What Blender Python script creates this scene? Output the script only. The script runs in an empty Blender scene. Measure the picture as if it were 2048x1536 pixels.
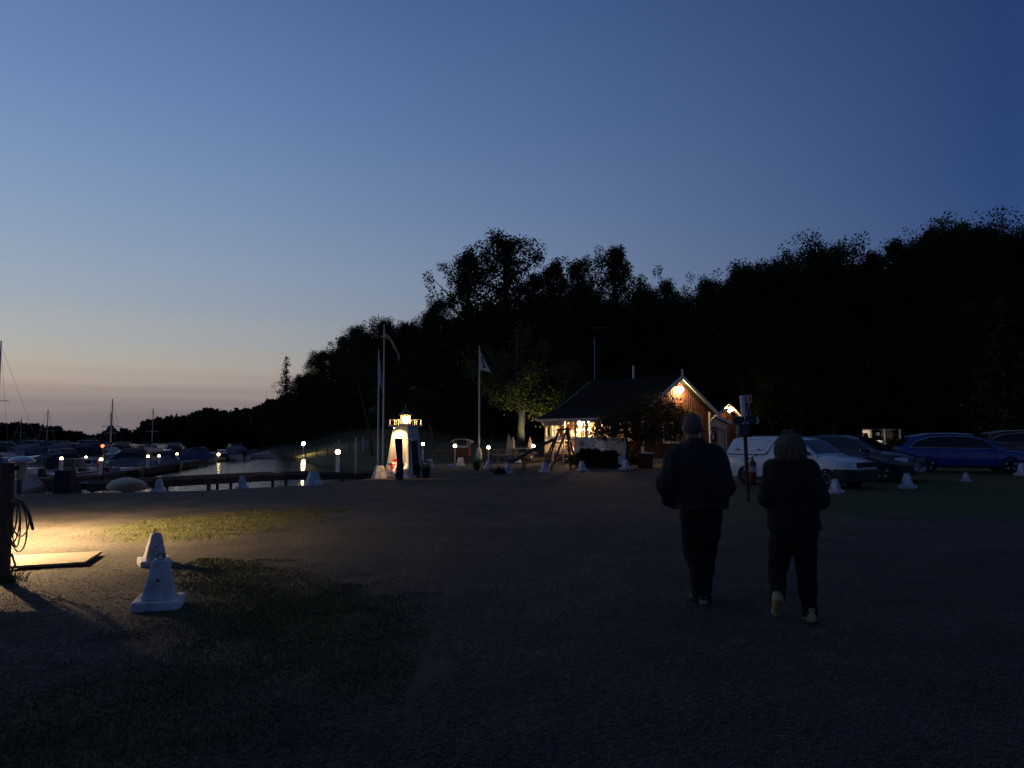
import bpy, bmesh, math, random
import numpy as np
from mathutils import Vector, Matrix
from mathutils.geometry import tessellate_polygon

random.seed(7)
RNG = np.random.default_rng(11)
sc = bpy.context.scene
C = sc.collection
R = math.radians
PI = math.pi

# ------------------------------------------------------------------ camera
FPX, CAMH, HORIZON = 1539.0, 1.62, 870.0          # focal length in photo pixels, eye height, horizon row
PITCH = math.atan((HORIZON - 768.0) / FPX)
cam_data = bpy.data.cameras.new('camera')
cam = bpy.data.objects.new('camera', cam_data)
C.objects.link(cam)
cam_data.sensor_width = 36.0
cam_data.lens = FPX / 2048.0 * 36.0
cam_data.clip_start = 0.05
cam_data.clip_end = 6000
cam.location = (0, 0, CAMH)
cam.rotation_euler = (PI / 2 + PITCH, 0, 0)
sc.camera = cam

# ------------------------------------------------------------------ dusk sky
world = bpy.data.worlds.new('World')
sc.world = world
world.use_nodes = True
wn, wl = world.node_tree.nodes, world.node_tree.links


def lin(r, g, b):
    def f(c):
        c /= 255.0
        return c / 12.92 if c <= 0.04045 else ((c + 0.055) / 1.055) ** 2.4
    return (f(r), f(g), f(b), 1.0)


def w_math(op, a, b=None, clamp=False):
    n = wn.new('ShaderNodeMath')
    n.operation = op
    n.use_clamp = clamp
    for i, s in enumerate((a, b)):
        if s is None:
            continue
        if isinstance(s, (int, float)):
            n.inputs[i].default_value = s
        else:
            wl.new(s, n.inputs[i])
    return n.outputs[0]


def w_ramp(fac, stops):
    n = wn.new('ShaderNodeValToRGB')
    el = n.color_ramp.elements
    while len(el) < len(stops):
        el.new(0.5)
    for e, (p, c) in zip(el, stops):
        e.position = p
        e.color = c
    wl.new(fac, n.inputs[0])
    return n.outputs[0]


tc = wn.new('ShaderNodeTexCoord')
sep = wn.new('ShaderNodeSeparateXYZ')
wl.new(tc.outputs['Generated'], sep.inputs[0])
X_, Y_, Z_ = sep.outputs
elev = w_math('ARCSINE', w_math('MAXIMUM', Z_, 0.0))            # 0 .. pi/2
elevn = w_math('DIVIDE', elev, PI / 2)                         # 0 .. 1 (0.333 = 30 degrees)
SUN_AZ = R(-50)                                                # afterglow to the left of the view
az = w_math('ARCTAN2', X_, Y_)
dd = w_math('ABSOLUTE', w_math('SUBTRACT', az, SUN_AZ))
dd = w_math('MINIMUM', dd, w_math('SUBTRACT', 2 * PI, dd))
azn = w_math('DIVIDE', dd, PI)
# long faint cloud bars near the horizon
cmb = wn.new('ShaderNodeCombineXYZ')
wl.new(w_math('MULTIPLY', az, 0.9), cmb.inputs[0])
wl.new(w_math('MULTIPLY', elev, 42.0), cmb.inputs[1])
nz = wn.new('ShaderNodeTexNoise')
nz.inputs['Scale'].default_value = 1.0
nz.inputs['Detail'].default_value = 4.0
nz.inputs['Roughness'].default_value = 0.45
wl.new(cmb.outputs[0], nz.inputs['Vector'])
bar = w_math('MULTIPLY', w_math('SUBTRACT', nz.outputs['Fac'], 0.5), 0.055)
lowmask = w_math('SUBTRACT', 1.0, w_math('MULTIPLY', elevn, 6.5), True)
elevw = w_math('MAXIMUM', w_math('ADD', elevn, w_math('MULTIPLY', bar, lowmask)), 0.0)
A = w_ramp(elevw, [(0.0, lin(117, 111, 116)), (0.016, lin(132, 121, 122)), (0.026, lin(154, 140, 136)), (0.037, lin(172, 157, 148)), (0.046, lin(180, 168, 156)),
                   (0.056, lin(179, 172, 161)), (0.070, lin(171, 173, 172)), (0.088, lin(162, 170, 177)), (0.12, lin(148, 164, 184)), (0.18, lin(128, 152, 187)),
                   (0.25, lin(106, 135, 180)), (0.333, lin(86, 115, 163)), (0.55, lin(60, 84, 126)), (1.0, lin(40, 52, 76))])
B = w_ramp(elevw, [(0.0, lin(64, 72, 96)), (0.05, lin(66, 82, 114)), (0.12, lin(52, 77, 122)), (0.18, lin(44, 69, 117)),
                   (0.333, lin(37, 57, 102)), (0.6, lin(38, 52, 82)), (1.0, lin(40, 52, 76))])
azt = w_ramp(azn, [(16 / 180, (0, 0, 0, 1)), (31.5 / 180, (.19, .19, .19, 1)), (54 / 180, (.53, .53, .53, 1)), (83 / 180, (1, 1, 1, 1))])
mixw = wn.new('ShaderNodeMix')
mixw.data_type = 'RGBA'
wl.new(azt, mixw.inputs[0])
wl.new(A, mixw.inputs[6])
wl.new(B, mixw.inputs[7])
# the physical sky with the sun just under the horizon adds its own weak scattering
sky = wn.new('ShaderNodeTexSky')
sky.sky_type = 'NISHITA'
sky.sun_disc = False
sky.sun_elevation = R(-4)
sky.sun_rotation = SUN_AZ
nis = wn.new('ShaderNodeBackground')
nis.inputs[1].default_value = 0.05
wl.new(sky.outputs[0], nis.inputs[0])
bgn = wn['Background']
bgn.inputs[1].default_value = 1.0
wl.new(mixw.outputs[2], bgn.inputs[0])
addw = wn.new('ShaderNodeAddShader')
wl.new(bgn.outputs[0], addw.inputs[0])
wl.new(nis.outputs[0], addw.inputs[1])
wl.new(addw.outputs[0], wn['World Output'].inputs[0])

# what is left of the sun's glow, soft and from the left horizon
sun_d = bpy.data.lights.new('sun', 'SUN')
sun_d.energy = 0.012
sun_d.angle = R(25)
sun_d.color = (1.0, 0.8, 0.65)
sun = bpy.data.objects.new('sun', sun_d)
C.objects.link(sun)
sdir = Vector((math.sin(SUN_AZ), math.cos(SUN_AZ), math.tan(R(6))))
sun.rotation_euler = (-sdir).to_track_quat('-Z', 'Y').to_euler()
sun.location = sdir * 100

sc.view_settings.view_transform = 'Standard'
sc.view_settings.look = 'None'
sc.view_settings.gamma = 1.0
sc.view_settings.use_curve_mapping = False
sc.view_settings.exposure = 0.0
sc.render.engine = 'CYCLES'
sc.cycles.max_bounces = 6
sc.cycles.diffuse_bounces = 3
sc.cycles.glossy_bounces = 4
sc.cycles.transmission_bounces = 6
sc.cycles.transparent_max_bounces = 8
sc.cycles.sample_clamp_indirect = 2.0
sc.cycles.caustics_reflective = False
sc.cycles.caustics_refractive = False

# ------------------------------------------------------------------ materials
MATS = {}


def mat(name, col, rough=0.7, var=0.25, scale=6.0, bump=0.0, bscale=40.0, metal=0.0, coat=0.0, spec=0.5, col2=None, stretch=None):
    """Principled surface whose colour drifts with noise (wear, dirt, grain) and has fine relief."""
    if name in MATS:
        return MATS[name]
    m = bpy.data.materials.new(name)
    m.use_nodes = True
    n, l = m.node_tree.nodes, m.node_tree.links
    p = n['Principled BSDF']
    t = n.new('ShaderNodeTexCoord')
    src = t.outputs['Object']
    if stretch:
        mp = n.new('ShaderNodeMapping')
        mp.inputs['Scale'].default_value = stretch
        l.new(src, mp.inputs[0])
        src = mp.outputs[0]
    z = n.new('ShaderNodeTexNoise')
    z.inputs['Scale'].default_value = scale
    z.inputs['Detail'].default_value = 6
    l.new(src, z.inputs['Vector'])
    rp = n.new('ShaderNodeValToRGB')
    c2 = col2 or tuple(c * (1 - var) for c in col)
    c1 = tuple(min(1, c * (1 + var * 0.5)) for c in col)
    rp.color_ramp.elements[0].position = 0.3
    rp.color_ramp.elements[0].color = (*c2, 1)
    rp.color_ramp.elements[1].position = 0.7
    rp.color_ramp.elements[1].color = (*c1, 1)
    l.new(z.outputs['Fac'], rp.inputs[0])
    l.new(rp.outputs[0], p.inputs['Base Color'])
    p.inputs['Roughness'].default_value = rough
    p.inputs['Metallic'].default_value = metal
    p.inputs['Specular IOR Level'].default_value = spec
    p.inputs['Coat Weight'].default_value = coat
    if bump:
        z2 = n.new('ShaderNodeTexNoise')
        z2.inputs['Scale'].default_value = bscale
        z2.inputs['Detail'].default_value = 5
        l.new(src, z2.inputs['Vector'])
        b = n.new('ShaderNodeBump')
        b.inputs['Strength'].default_value = bump
        b.inputs['Distance'].default_value = 0.02
        l.new(z2.outputs['Fac'], b.inputs['Height'])
        l.new(b.outputs[0], p.inputs['Normal'])
    MATS[name] = m
    return m


def emit(name, col, strength):
    if name in MATS:
        return MATS[name]
    m = bpy.data.materials.new(name)
    m.use_nodes = True
    n, l = m.node_tree.nodes, m.node_tree.links
    n.remove(n['Principled BSDF'])
    e = n.new('ShaderNodeEmission')
    e.inputs[0].default_value = (*col, 1)
    e.inputs[1].default_value = strength
    l.new(e.outputs[0], n['Material Output'].inputs[0])
    MATS[name] = m
    return m


def bulb_strength(power, r):
    """surface brightness of a glowing ball of radius r that gives off `power` watts"""
    return power / (4 * PI * PI * r * r)


def glassmat(name, tint, rough=0.03, opaque=0.6):
    """window or windscreen pane: dark, mirror-like, partly see-through"""
    if name in MATS:
        return MATS[name]
    m = bpy.data.materials.new(name)
    m.use_nodes = True
    n, l = m.node_tree.nodes, m.node_tree.links
    p = n['Principled BSDF']
    p.inputs['Base Color'].default_value = (*tint, 1)
    p.inputs['Roughness'].default_value = rough
    p.inputs['Specular IOR Level'].default_value = 0.6
    tr = n.new('ShaderNodeBsdfTransparent')
    mx = n.new('ShaderNodeMixShader')
    mx.inputs[0].default_value = opaque
    l.new(tr.outputs[0], mx.inputs[1])
    l.new(p.outputs[0], mx.inputs[2])
    l.new(mx.outputs[0], n['Material Output'].inputs[0])
    MATS[name] = m
    return m


# ------------------------------------------------------------------ mesh helpers
class MB:
    """collects shapes, then becomes ONE mesh object"""

    def __init__(self):
        self.v, self.f = [], []

    def add(self, vs, fs):
        o = len(self.v)
        self.v += [tuple(p) for p in vs]
        self.f += [tuple(i + o for i in f) for f in fs]
        return self

    def box(self, c, s, rz=0.0, rx=0.0, ry=0.0, taper=1.0):
        M = Matrix.Translation(c) @ Matrix.Rotation(rz, 4, 'Z') @ Matrix.Rotation(ry, 4, 'Y') @ Matrix.Rotation(rx, 4, 'X')
        vs = []
        for sz in (-1, 1):
            k = taper if sz > 0 else 1.0
            for sx, sy in ((-1, -1), (1, -1), (1, 1), (-1, 1)):
                vs.append(M @ Vector((sx * s[0] / 2 * k, sy * s[1] / 2 * k, sz * s[2] / 2)))
        return self.add(vs, [(3, 2, 1, 0), (4, 5, 6, 7), (0, 1, 5, 4), (1, 2, 6, 5), (2, 3, 7, 6), (3, 0, 4, 7)])

    def beam(self, a, b, w, h=None):
        """rectangular bar from a to b"""
        a, b = Vector(a), Vector(b)
        d = (b - a).normalized()
        up = Vector((0, 0, 1)) if abs(d.z) < 0.95 else Vector((0, 1, 0))
        s = d.cross(up).normalized()
        u = s.cross(d)
        h = h or w
        vs = []
        for p in (a, b):
            for i, j in ((-1, -1), (1, -1), (1, 1), (-1, 1)):
                vs.append(p + s * i * w / 2 + u * j * h / 2)
        return self.add(vs, [(3, 2, 1, 0), (4, 5, 6, 7), (0, 1, 5, 4), (1, 2, 6, 5), (2, 3, 7, 6), (3, 0, 4, 7)])

    def tube(self, pts, rad, n=8, cap=True):
        pts = [Vector(p) for p in pts]
        if not hasattr(rad, '__len__'):
            rad = [rad] * len(pts)
        rings, prev = [], None
        for i, p in enumerate(pts):
            d = (pts[min(i + 1, len(pts) - 1)] - pts[max(i - 1, 0)]).normalized()
            if prev is None:
                ref = Vector((0, 0, 1)) if abs(d.z) < 0.9 else Vector((1, 0, 0))
                s = d.cross(ref).normalized()
            else:
                s = (prev - d * prev.dot(d)).normalized()
            prev = s
            u = d.cross(s)
            rings.append([p + (s * math.cos(2 * PI * k / n) + u * math.sin(2 * PI * k / n)) * rad[i] for k in range(n)])
        return self.loft(rings, cap)

    def loft(self, rings, cap=True, closed=True):
        n = len(rings[0])
        vs = [p for r in rings for p in r]
        fs = []
        for i in range(len(rings) - 1):
            for k in range(n if closed else n - 1):
                k2 = (k + 1) % n
                fs.append((i * n + k, i * n + k2, (i + 1) * n + k2, (i + 1) * n + k))
        if cap and closed:
            fs.append(tuple(range(n))[::-1])
            fs.append(tuple((len(rings) - 1) * n + k for k in range(n)))
        return self.add(vs, fs)

    def lathe(self, prof, c=(0, 0, 0), n=16, M=None):
        rings = []
        for r, z in prof:
            ring = [Vector((r * math.cos(2 * PI * k / n), r * math.sin(2 * PI * k / n), z)) for k in range(n)]
            if M is not None:
                ring = [M @ p for p in ring]
            rings.append([p + Vector(c) for p in ring])
        return self.loft(rings)

    def ball(self, c, r, n=12, m=8, sz=1.0):
        prof = [(max(1e-4, r * math.sin(PI * i / m)), -r * sz * math.cos(PI * i / m)) for i in range(m + 1)]
        return self.lathe(prof, c, n)

    def poly(self, pts, thick, direction):
        """flat outline extruded along direction"""
        d = Vector(direction).normalized() * thick
        pts = [Vector(p) for p in pts]
        n = len(pts)
        vs = pts + [p + d for p in pts]
        fs = [(i, (i + 1) % n, n + (i + 1) % n, n + i) for i in range(n)]
        for t in tessellate_polygon([pts]):
            fs.append(tuple(t))
            fs.append(tuple(n + k for k in reversed(t)))
        return self.add(vs, fs)

    def build(self, name, m, parent=None, smooth=False, bevel=0.0, recalc=True):
        me = bpy.data.meshes.new(name)
        me.from_pydata([tuple(p) for p in self.v], [], self.f)
        if recalc:
            b = bmesh.new()
            b.from_mesh(me)
            bmesh.ops.recalc_face_normals(b, faces=b.faces)
            b.to_mesh(me)
            b.free()
        if smooth:
            me.polygons.foreach_set('use_smooth', [True] * len(me.polygons))
            try:
                me.set_sharp_from_angle(angle=R(42))
            except Exception:
                pass
        me.update()
        me.materials.append(m)
        o = bpy.data.objects.new(name, me)
        C.objects.link(o)
        if parent is not None:
            o.parent = parent
        if bevel:
            md = o.modifiers.new('edge', 'BEVEL')
            md.width = bevel
            md.segments = 2
            md.limit_method = 'ANGLE'
            md.angle_limit = R(40)
        return o


def np_mesh(name, verts, faces, m, parent=None, smooth=False):
    """numpy arrays -> object; faces (n,3) or (n,4)"""
    me = bpy.data.meshes.new(name)
    k = faces.shape[1]
    me.vertices.add(len(verts))
    me.vertices.foreach_set('co', np.ascontiguousarray(verts, dtype=np.float32).ravel())
    me.loops.add(faces.size)
    me.loops.foreach_set('vertex_index', np.ascontiguousarray(faces, dtype=np.int32).ravel())
    me.polygons.add(len(faces))
    me.polygons.foreach_set('loop_start', np.arange(0, faces.size, k, dtype=np.int32))
    if smooth:
        me.polygons.foreach_set('use_smooth', np.ones(len(faces), dtype=bool))
    me.update(calc_edges=True)
    me.validate()
    me.materials.append(m)
    o = bpy.data.objects.new(name, me)
    C.objects.link(o)
    if parent is not None:
        o.parent = parent
    return o


def tag(o, label=None, cat=None, group=None, kind=None):
    if label:
        o['label'] = label
    if cat:
        o['category'] = cat
    if group:
        o['group'] = group
    if kind:
        o['kind'] = kind
    return o


def thing(name, label, cat, loc=(0, 0, 0), rz=0.0, group=None, scale=1.0):
    o = bpy.data.objects.new(name, None)
    o.empty_display_size = 0.2
    C.objects.link(o)
    o.location = loc
    o.rotation_euler = (0, 0, rz)
    o.scale = (scale,) * 3 if not hasattr(scale, '__len__') else scale
    return tag(o, label, cat, group)


def copy_tree(o, parent=None):
    c = o.copy()
    C.objects.link(c)
    c.parent = parent
    for ch in list(o.children):
        copy_tree(ch, c)
    return c


def lamp_light(name, loc, energy, col, radius=0.05, parent=None, spot=None, aim=None, blend=0.6):
    d = bpy.data.lights.new(name, 'SPOT' if spot else 'POINT')
    d.energy = energy
    d.color = col
    d.shadow_soft_size = radius
    o = bpy.data.objects.new(name, d)
    C.objects.link(o)
    o.location = loc
    if spot:
        d.spot_size = spot
        d.spot_blend = blend
        o.rotation_euler = Vector(aim).to_track_quat('-Z', 'Y').to_euler()
    if parent is not None:
        o.parent = parent
    return o


# ------------------------------------------------------------------ photo pixel -> direction -> place
def ray(px, py):
    dx, dy = (px - 1024.0) / FPX, -(py - 768.0) / FPX
    cp, sp = math.cos(PITCH), math.sin(PITCH)
    return Vector((dx, cp - dy * sp, sp + dy * cp))


def P(px, py, Y):
    d = ray(px, py)
    t = Y / d.y
    return Vector((d.x * t, Y, CAMH + d.z * t))


def PX(px, Y):
    return P(px, HORIZON, Y).x


def PZ(py, Y):
    return P(1024, py, Y).z
# ------------------------------------------------------------------ ground, shore, water
WATER_Z = -0.8
SHORE = [(-14.4, 22.9), (-12.3, 23.2), (-9.9, 24.0), (-8.9, 25.0), (-7.5, 26.3), (-6.4, 29.2), (-5.6, 33), (-6.5, 42), (-9, 50),
         (-15.5, 62), (-23, 83), (-38, 115), (-80, 210), (-108, 258), (-150, 272), (-178, 268), (-240, 258), (-1500, 258),
         (-1500, 22.9)]
SH = np.array(SHORE, dtype=float)


def poly_sd(x, y, poly):
    """signed distance to polygon, negative inside"""
    x, y = np.asarray(x, float), np.asarray(y, float)
    d = np.full(x.shape, 1e9)
    inside = np.zeros(x.shape, bool)
    n = len(poly)
    for i in range(n):
        ax, ay = poly[i]
        bx, by = poly[(i + 1) % n]
        ex, ey = bx - ax, by - ay
        t = np.clip(((x - ax) * ex + (y - ay) * ey) / (ex * ex + ey * ey + 1e-12), 0, 1)
        d = np.minimum(d, np.hypot(x - ax - t * ex, y - ay - t * ey))
        c = ((ay > y) != (by > y)) & (x < (bx - ax) * (y - ay) / ((by - ay) if abs(by - ay) > 1e-9 else 1e-9) + ax)
        inside ^= c
    return np.where(inside, -d, d)


def sstep(a, b, x):
    t = np.clip((np.asarray(x, float) - a) / (b - a), 0, 1)
    return t * t * (3 - 2 * t)


HASH = np.random.default_rng(3).random((64, 64))


def vnoise(x, y, s):
    x, y = np.asarray(x, float) / s, np.asarray(y, float) / s
    i, j = np.floor(x).astype(int), np.floor(y).astype(int)
    u, v = x - i, y - j
    u, v = u * u * (3 - 2 * u), v * v * (3 - 2 * v)
    h = lambda a, b: HASH[a % 64, b % 64]
    return (h(i, j) * (1 - u) + h(i + 1, j) * u) * (1 - v) + (h(i, j + 1) * (1 - u) + h(i + 1, j + 1) * u) * v - 0.5


def forest_line(x):
    return np.interp(x, [-200, -110, -60, -38, -23, -12, -2, 8, 20, 30, 45, 80, 300], [420, 300, 190, 125, 98, 84, 76, 72, 64, 54, 43, 32, 20])


def height(x, y):
    x, y = np.asarray(x, float), np.asarray(y, float)
    s = poly_sd(x, y, SHORE)
    bank = sstep(44, 56, y)
    z_lot = np.where(s > 0, WATER_Z * (1 - sstep(0.0, 0.7, s)) - 0.06 * (1 - sstep(0.4, 2.5, s)), WATER_Z - np.minimum(1.5, -s * 0.5))
    z_bank = np.where(s > 0, WATER_Z + (0.85 - WATER_Z) * sstep(-1.0, 9.0, s), WATER_Z - np.minimum(1.5, -s * 0.4))
    z = z_lot * (1 - bank) + z_bank * bank
    land = sstep(0.3, 1.5, s)
    z = z + 0.2 * sstep(8, 16, x) * sstep(20, 32, y) * land
    fl = forest_line(x)
    z = z + land * 13 * (1 - np.exp(-np.maximum(0, y - fl) / 45.0)) * sstep(-120, -50, x)
    near = np.exp(-np.maximum(0, y) / 25.0)
    z = z + land * (vnoise(x, y, 2.3) * 0.05 + vnoise(x, y, 0.7) * 0.018 + vnoise(x + 9, y, 0.23) * 0.007) * near
    z = z + land * sstep(60, 120, y) * vnoise(x, y, 14.0) * 1.2
    return z


def gz(x, y):
    return float(height(np.array([x]), np.array([y]))[0])


def G(px, py):
    d = ray(px, py)
    tm = -CAMH / d.z
    t = np.linspace(tm * .6, tm * 1.6, 1200)
    below = CAMH + d.z * t < height(d.x * t, d.y * t)
    t = float(t[np.argmax(below)]) if below.any() else tm
    return Vector((d.x * t, d.y * t, gz(d.x * t, d.y * t)))


def flat(px, py):
    d = ray(px, py)
    t = -CAMH / d.z
    return (d.x * t, d.y * t)


GRASS = [[flat(*p) for p in pl] for pl in (
    [(400, 1118), (470, 1122), (560, 1160), (700, 1178), (770, 1200), (812, 1260), (835, 1335), (720, 1388), (560, 1388), (430, 1452), (330, 1560),
     (-300, 1620), (-300, 1480), (0, 1420), (200, 1372), (340, 1345), (420, 1290), (352, 1268), (385, 1200)],
    [(215, 1056), (300, 1040), (430, 1028), (650, 1016), (700, 1020), (560, 1052), (430, 1078), (270, 1086)],
    [(1428, 1034), (1452, 1000), (1500, 975), (1660, 975), (1800, 950), (2300, 936), (2400, 1040), (2048, 1028), (1720, 1034)])]
BANKGRASS = [(-6.2, 43), (-14.5, 61), (-36, 113), (-60, 190), (-12, 90), (4, 78), (2, 60), (-2, 46)]
PATH = [flat(*p) for p in [(-260, 986), (150, 986), (148, 1000), (20, 1036), (-300, 1075)]]


def grow(a, b, d0, g):
    out, x, d = [a], a, d0
    while x < b:
        x += d
        out.append(x)
        d *= g
    return out


xs_r = grow(9.0, 900, 0.10, 1.055)
xs_l = [-v for v in grow(9.0, 1500, 0.10, 1.055)][::-1]
GX = np.array(xs_l + list(np.arange(-8.93, 8.97, 0.075)) + xs_r)
GY = np.array([-40, -25, -14, -7, -3, 0, 1.5, 2.4] + list(np.arange(3.0, 13.0, 0.075)) + grow(13.05, 2000, 0.08, 1.021))
gx, gy = np.meshgrid(GX, GY)
gzv = height(gx, gy)
nyv, nxv = gx.shape
verts = np.stack([gx, gy, gzv], -1).reshape(-1, 3)
ii = (np.arange(nyv - 1)[:, None] * nxv + np.arange(nxv - 1)[None, :]).ravel()
faces = np.stack([ii, ii + 1, ii + 1 + nxv, ii + nxv], 1)


def grass_amount(x, y):
    m = np.zeros(np.shape(x))
    for pl in GRASS:
        m = np.maximum(m, 0.5 - poly_sd(x, y, pl) / 1.6)
    b = 0.5 - poly_sd(x, y, BANKGRASS) / 3.0
    return np.clip(np.maximum(m, b), 0, 1)


def ground_material():
    m = bpy.data.materials.new('gravel_and_turf')
    m.use_nodes = True
    n, l = m.node_tree.nodes, m.node_tree.links
    p = n['Principled BSDF']
    tco = n.new('ShaderNodeTexCoord')

    def noise(s, d=4, r=0.55):
        t = n.new('ShaderNodeTexNoise')
        t.inputs['Scale'].default_value = s
        t.inputs['Detail'].default_value = d
        t.inputs['Roughness'].default_value = r
        l.new(tco.outputs['Object'], t.inputs['Vector'])
        return t.outputs['Fac']

    def ramp(f, stops):
        r = n.new('ShaderNodeValToRGB')
        e = r.color_ramp.elements
        while len(e) < len(stops):
            e.new(0.5)
        for q, (pos, c) in zip(e, stops):
            q.position = pos
            q.color = (*c, 1)
        l.new(f, r.inputs[0])
        return r.outputs[0]

    def mixc(f, a, b, mode='MIX'):
        x = n.new('ShaderNodeMix')
        x.data_type = 'RGBA'
        x.blend_type = mode
        if isinstance(f, float):
            x.inputs[0].default_value = f
        else:
            l.new(f, x.inputs[0])
        l.new(a, x.inputs[6])
        l.new(b, x.inputs[7])
        return x.outputs[2]

    def mth(op, a, b):
        x = n.new('ShaderNodeMath')
        x.operation = op
        for i, q in enumerate((a, b)):
            if isinstance(q, (int, float)):
                x.inputs[i].default_value = q
            else:
                l.new(q, x.inputs[i])
        return x.outputs[0]

    vor = n.new('ShaderNodeTexVoronoi')
    vor.inputs['Scale'].default_value = 34
    l.new(tco.outputs['Object'], vor.inputs['Vector'])
    stone = ramp(vor.outputs['Color'], [(0.0, (.031, .028, .023)), (0.5, (.066, .059, .048)), (0.85, (.10, .088, .072)), (1.0, (.18, .16, .13))])
    dirt = mixc(1.0, ramp(noise(1.1, 6), [(0.3, (.55, .53, .52)), (0.55, (.95, .93, .9)), (0.75, (1.4, 1.33, 1.25))]), ramp(noise(.17, 3), [(0.35, (.75, .75, .77)), (0.65, (1.2, 1.17, 1.12))]), 'MULTIPLY')
    gravel = mixc(1.0, stone, dirt, 'MULTIPLY')
    turf = ramp(noise(7.0, 6, .7), [(0.25, (.045, .047, .014)), (0.5, (.070, .072, .022)), (0.75, (.098, .092, .034))])
    at = n.new('ShaderNodeAttribute')
    at.attribute_name = 'grass'
    g = mth('ADD', at.outputs['Fac'], mth('MULTIPLY', mth('SUBTRACT', noise(5.5, 8, .7), 0.5), 0.75))
    gm = n.new('ShaderNodeMapRange')
    gm.interpolation_type = 'SMOOTHSTEP'
    gm.inputs['From Min'].default_value = 0.22
    gm.inputs['From Max'].default_value = 0.80
    l.new(g, gm.inputs['Value'])
    att = n.new('ShaderNodeAttribute')
    att.attribute_name = 'track'
    packed = ramp(noise(14, 4), [(0.3, (.030, .028, .025)), (0.7, (.058, .053, .046))])
    gravel = mixc(mth('MULTIPLY', att.outputs['Fac'], mth('MULTIPLY', noise(2.2, 5), .8)), gravel, packed)
    base = mixc(gm.outputs[0], gravel, turf)
    at2 = n.new('ShaderNodeAttribute')
    at2.attribute_name = 'asphalt'
    tar = ramp(noise(60, 3), [(0.3, (.042, .042, .045)), (0.7, (.062, .062, .066))])
    base = mixc(at2.outputs['Fac'], base, tar)
    at3 = n.new('ShaderNodeAttribute')
    at3.attribute_name = 'forest'
    soil = ramp(noise(4, 5), [(0.3, (.012, .012, .008)), (0.7, (.022, .024, .012))])
    base = mixc(at3.outputs['Fac'], base, soil)
    l.new(base, p.inputs['Base Color'])
    p.inputs['Roughness'].default_value = 0.93
    p.inputs['Specular IOR Level'].default_value = 0.25
    b1 = n.new('ShaderNodeBump')
    b1.inputs['Strength'].default_value = 0.38
    b1.inputs['Distance'].default_value = 0.014
    hh = mth('ADD', mth('MULTIPLY', vor.outputs['Distance'], -1.0), mth('MULTIPLY', noise(90, 3), 0.4))
    l.new(hh, b1.inputs['Height'])
    l.new(b1.outputs[0], p.inputs['Normal'])
    return m


ground = np_mesh('ground', verts, faces, ground_material(), smooth=True)
tag(ground, kind='structure')
xf, yf_ = verts[:, 0], verts[:, 1]
def track_amount(x, y):
    m = np.zeros(np.shape(x))
    for f, off in ((lambda v: 1.9 + .9 * np.sin(v * .11 + .4), 0), (lambda v: -1.6 + 2.4 * np.sin(v * .07 - .5), 0), (lambda v: -2.2 + .42 * v - .008 * v * v, 0)):
        for w in (-.72, .72):
            c = f(y) + w
            m = np.maximum(m, np.exp(-((x - c) / .20) ** 2))
    return m * sstep(30, 20, y) if False else m * (1 - sstep(20, 32, y))


for nm, val in (('track', track_amount(xf, yf_)), ('grass', grass_amount(xf, yf_)),
                ('asphalt', np.clip(0.5 - poly_sd(xf, yf_, PATH) / 0.25, 0, 1)),
                ('forest', np.maximum(sstep(-6, 2, yf_ - forest_line(xf)), sstep(72, 90, yf_)) * (1 - .9 * sstep(0.2, 0.6, grass_amount(xf, yf_)) * (1 - sstep(88, 100, yf_))))):
    a = ground.data.attributes.new(nm, 'FLOAT', 'POINT')
    a.data.foreach_set('value', val.astype(np.float32))

wm = bpy.data.materials.new('lake_water')
wm.use_nodes = True
n_, l_ = wm.node_tree.nodes, wm.node_tree.links
pw = n_['Principled BSDF']
pw.inputs['Base Color'].default_value = (0.004, 0.006, 0.007, 1)
pw.inputs['Roughness'].default_value = 0.04
pw.inputs['IOR'].default_value = 1.33
pw.inputs['Specular IOR Level'].default_value = 0.12
tcw = n_.new('ShaderNodeTexCoord')
mpw = n_.new('ShaderNodeMapping')
mpw.inputs['Scale'].default_value = (0.7, 1.6, 1)
l_.new(tcw.outputs['Object'], mpw.inputs[0])
nw = n_.new('ShaderNodeTexNoise')
nw.inputs['Scale'].default_value = 1.4
nw.inputs['Detail'].default_value = 3
l_.new(mpw.outputs[0], nw.inputs['Vector'])
bw = n_.new('ShaderNodeBump')
bw.inputs['Strength'].default_value = 0.75
bw.inputs['Distance'].default_value = 0.1
l_.new(nw.outputs['Fac'], bw.inputs['Height'])
l_.new(bw.outputs[0], pw.inputs['Normal'])
wmb = MB()
wmb.add([(-1500, 18, WATER_Z), (60, 18, WATER_Z), (60, 700, WATER_Z), (-1500, 700, WATER_Z)], [(0, 1, 2, 3)])
water = wmb.build('water', wm)
tag(water, kind='structure')

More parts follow.
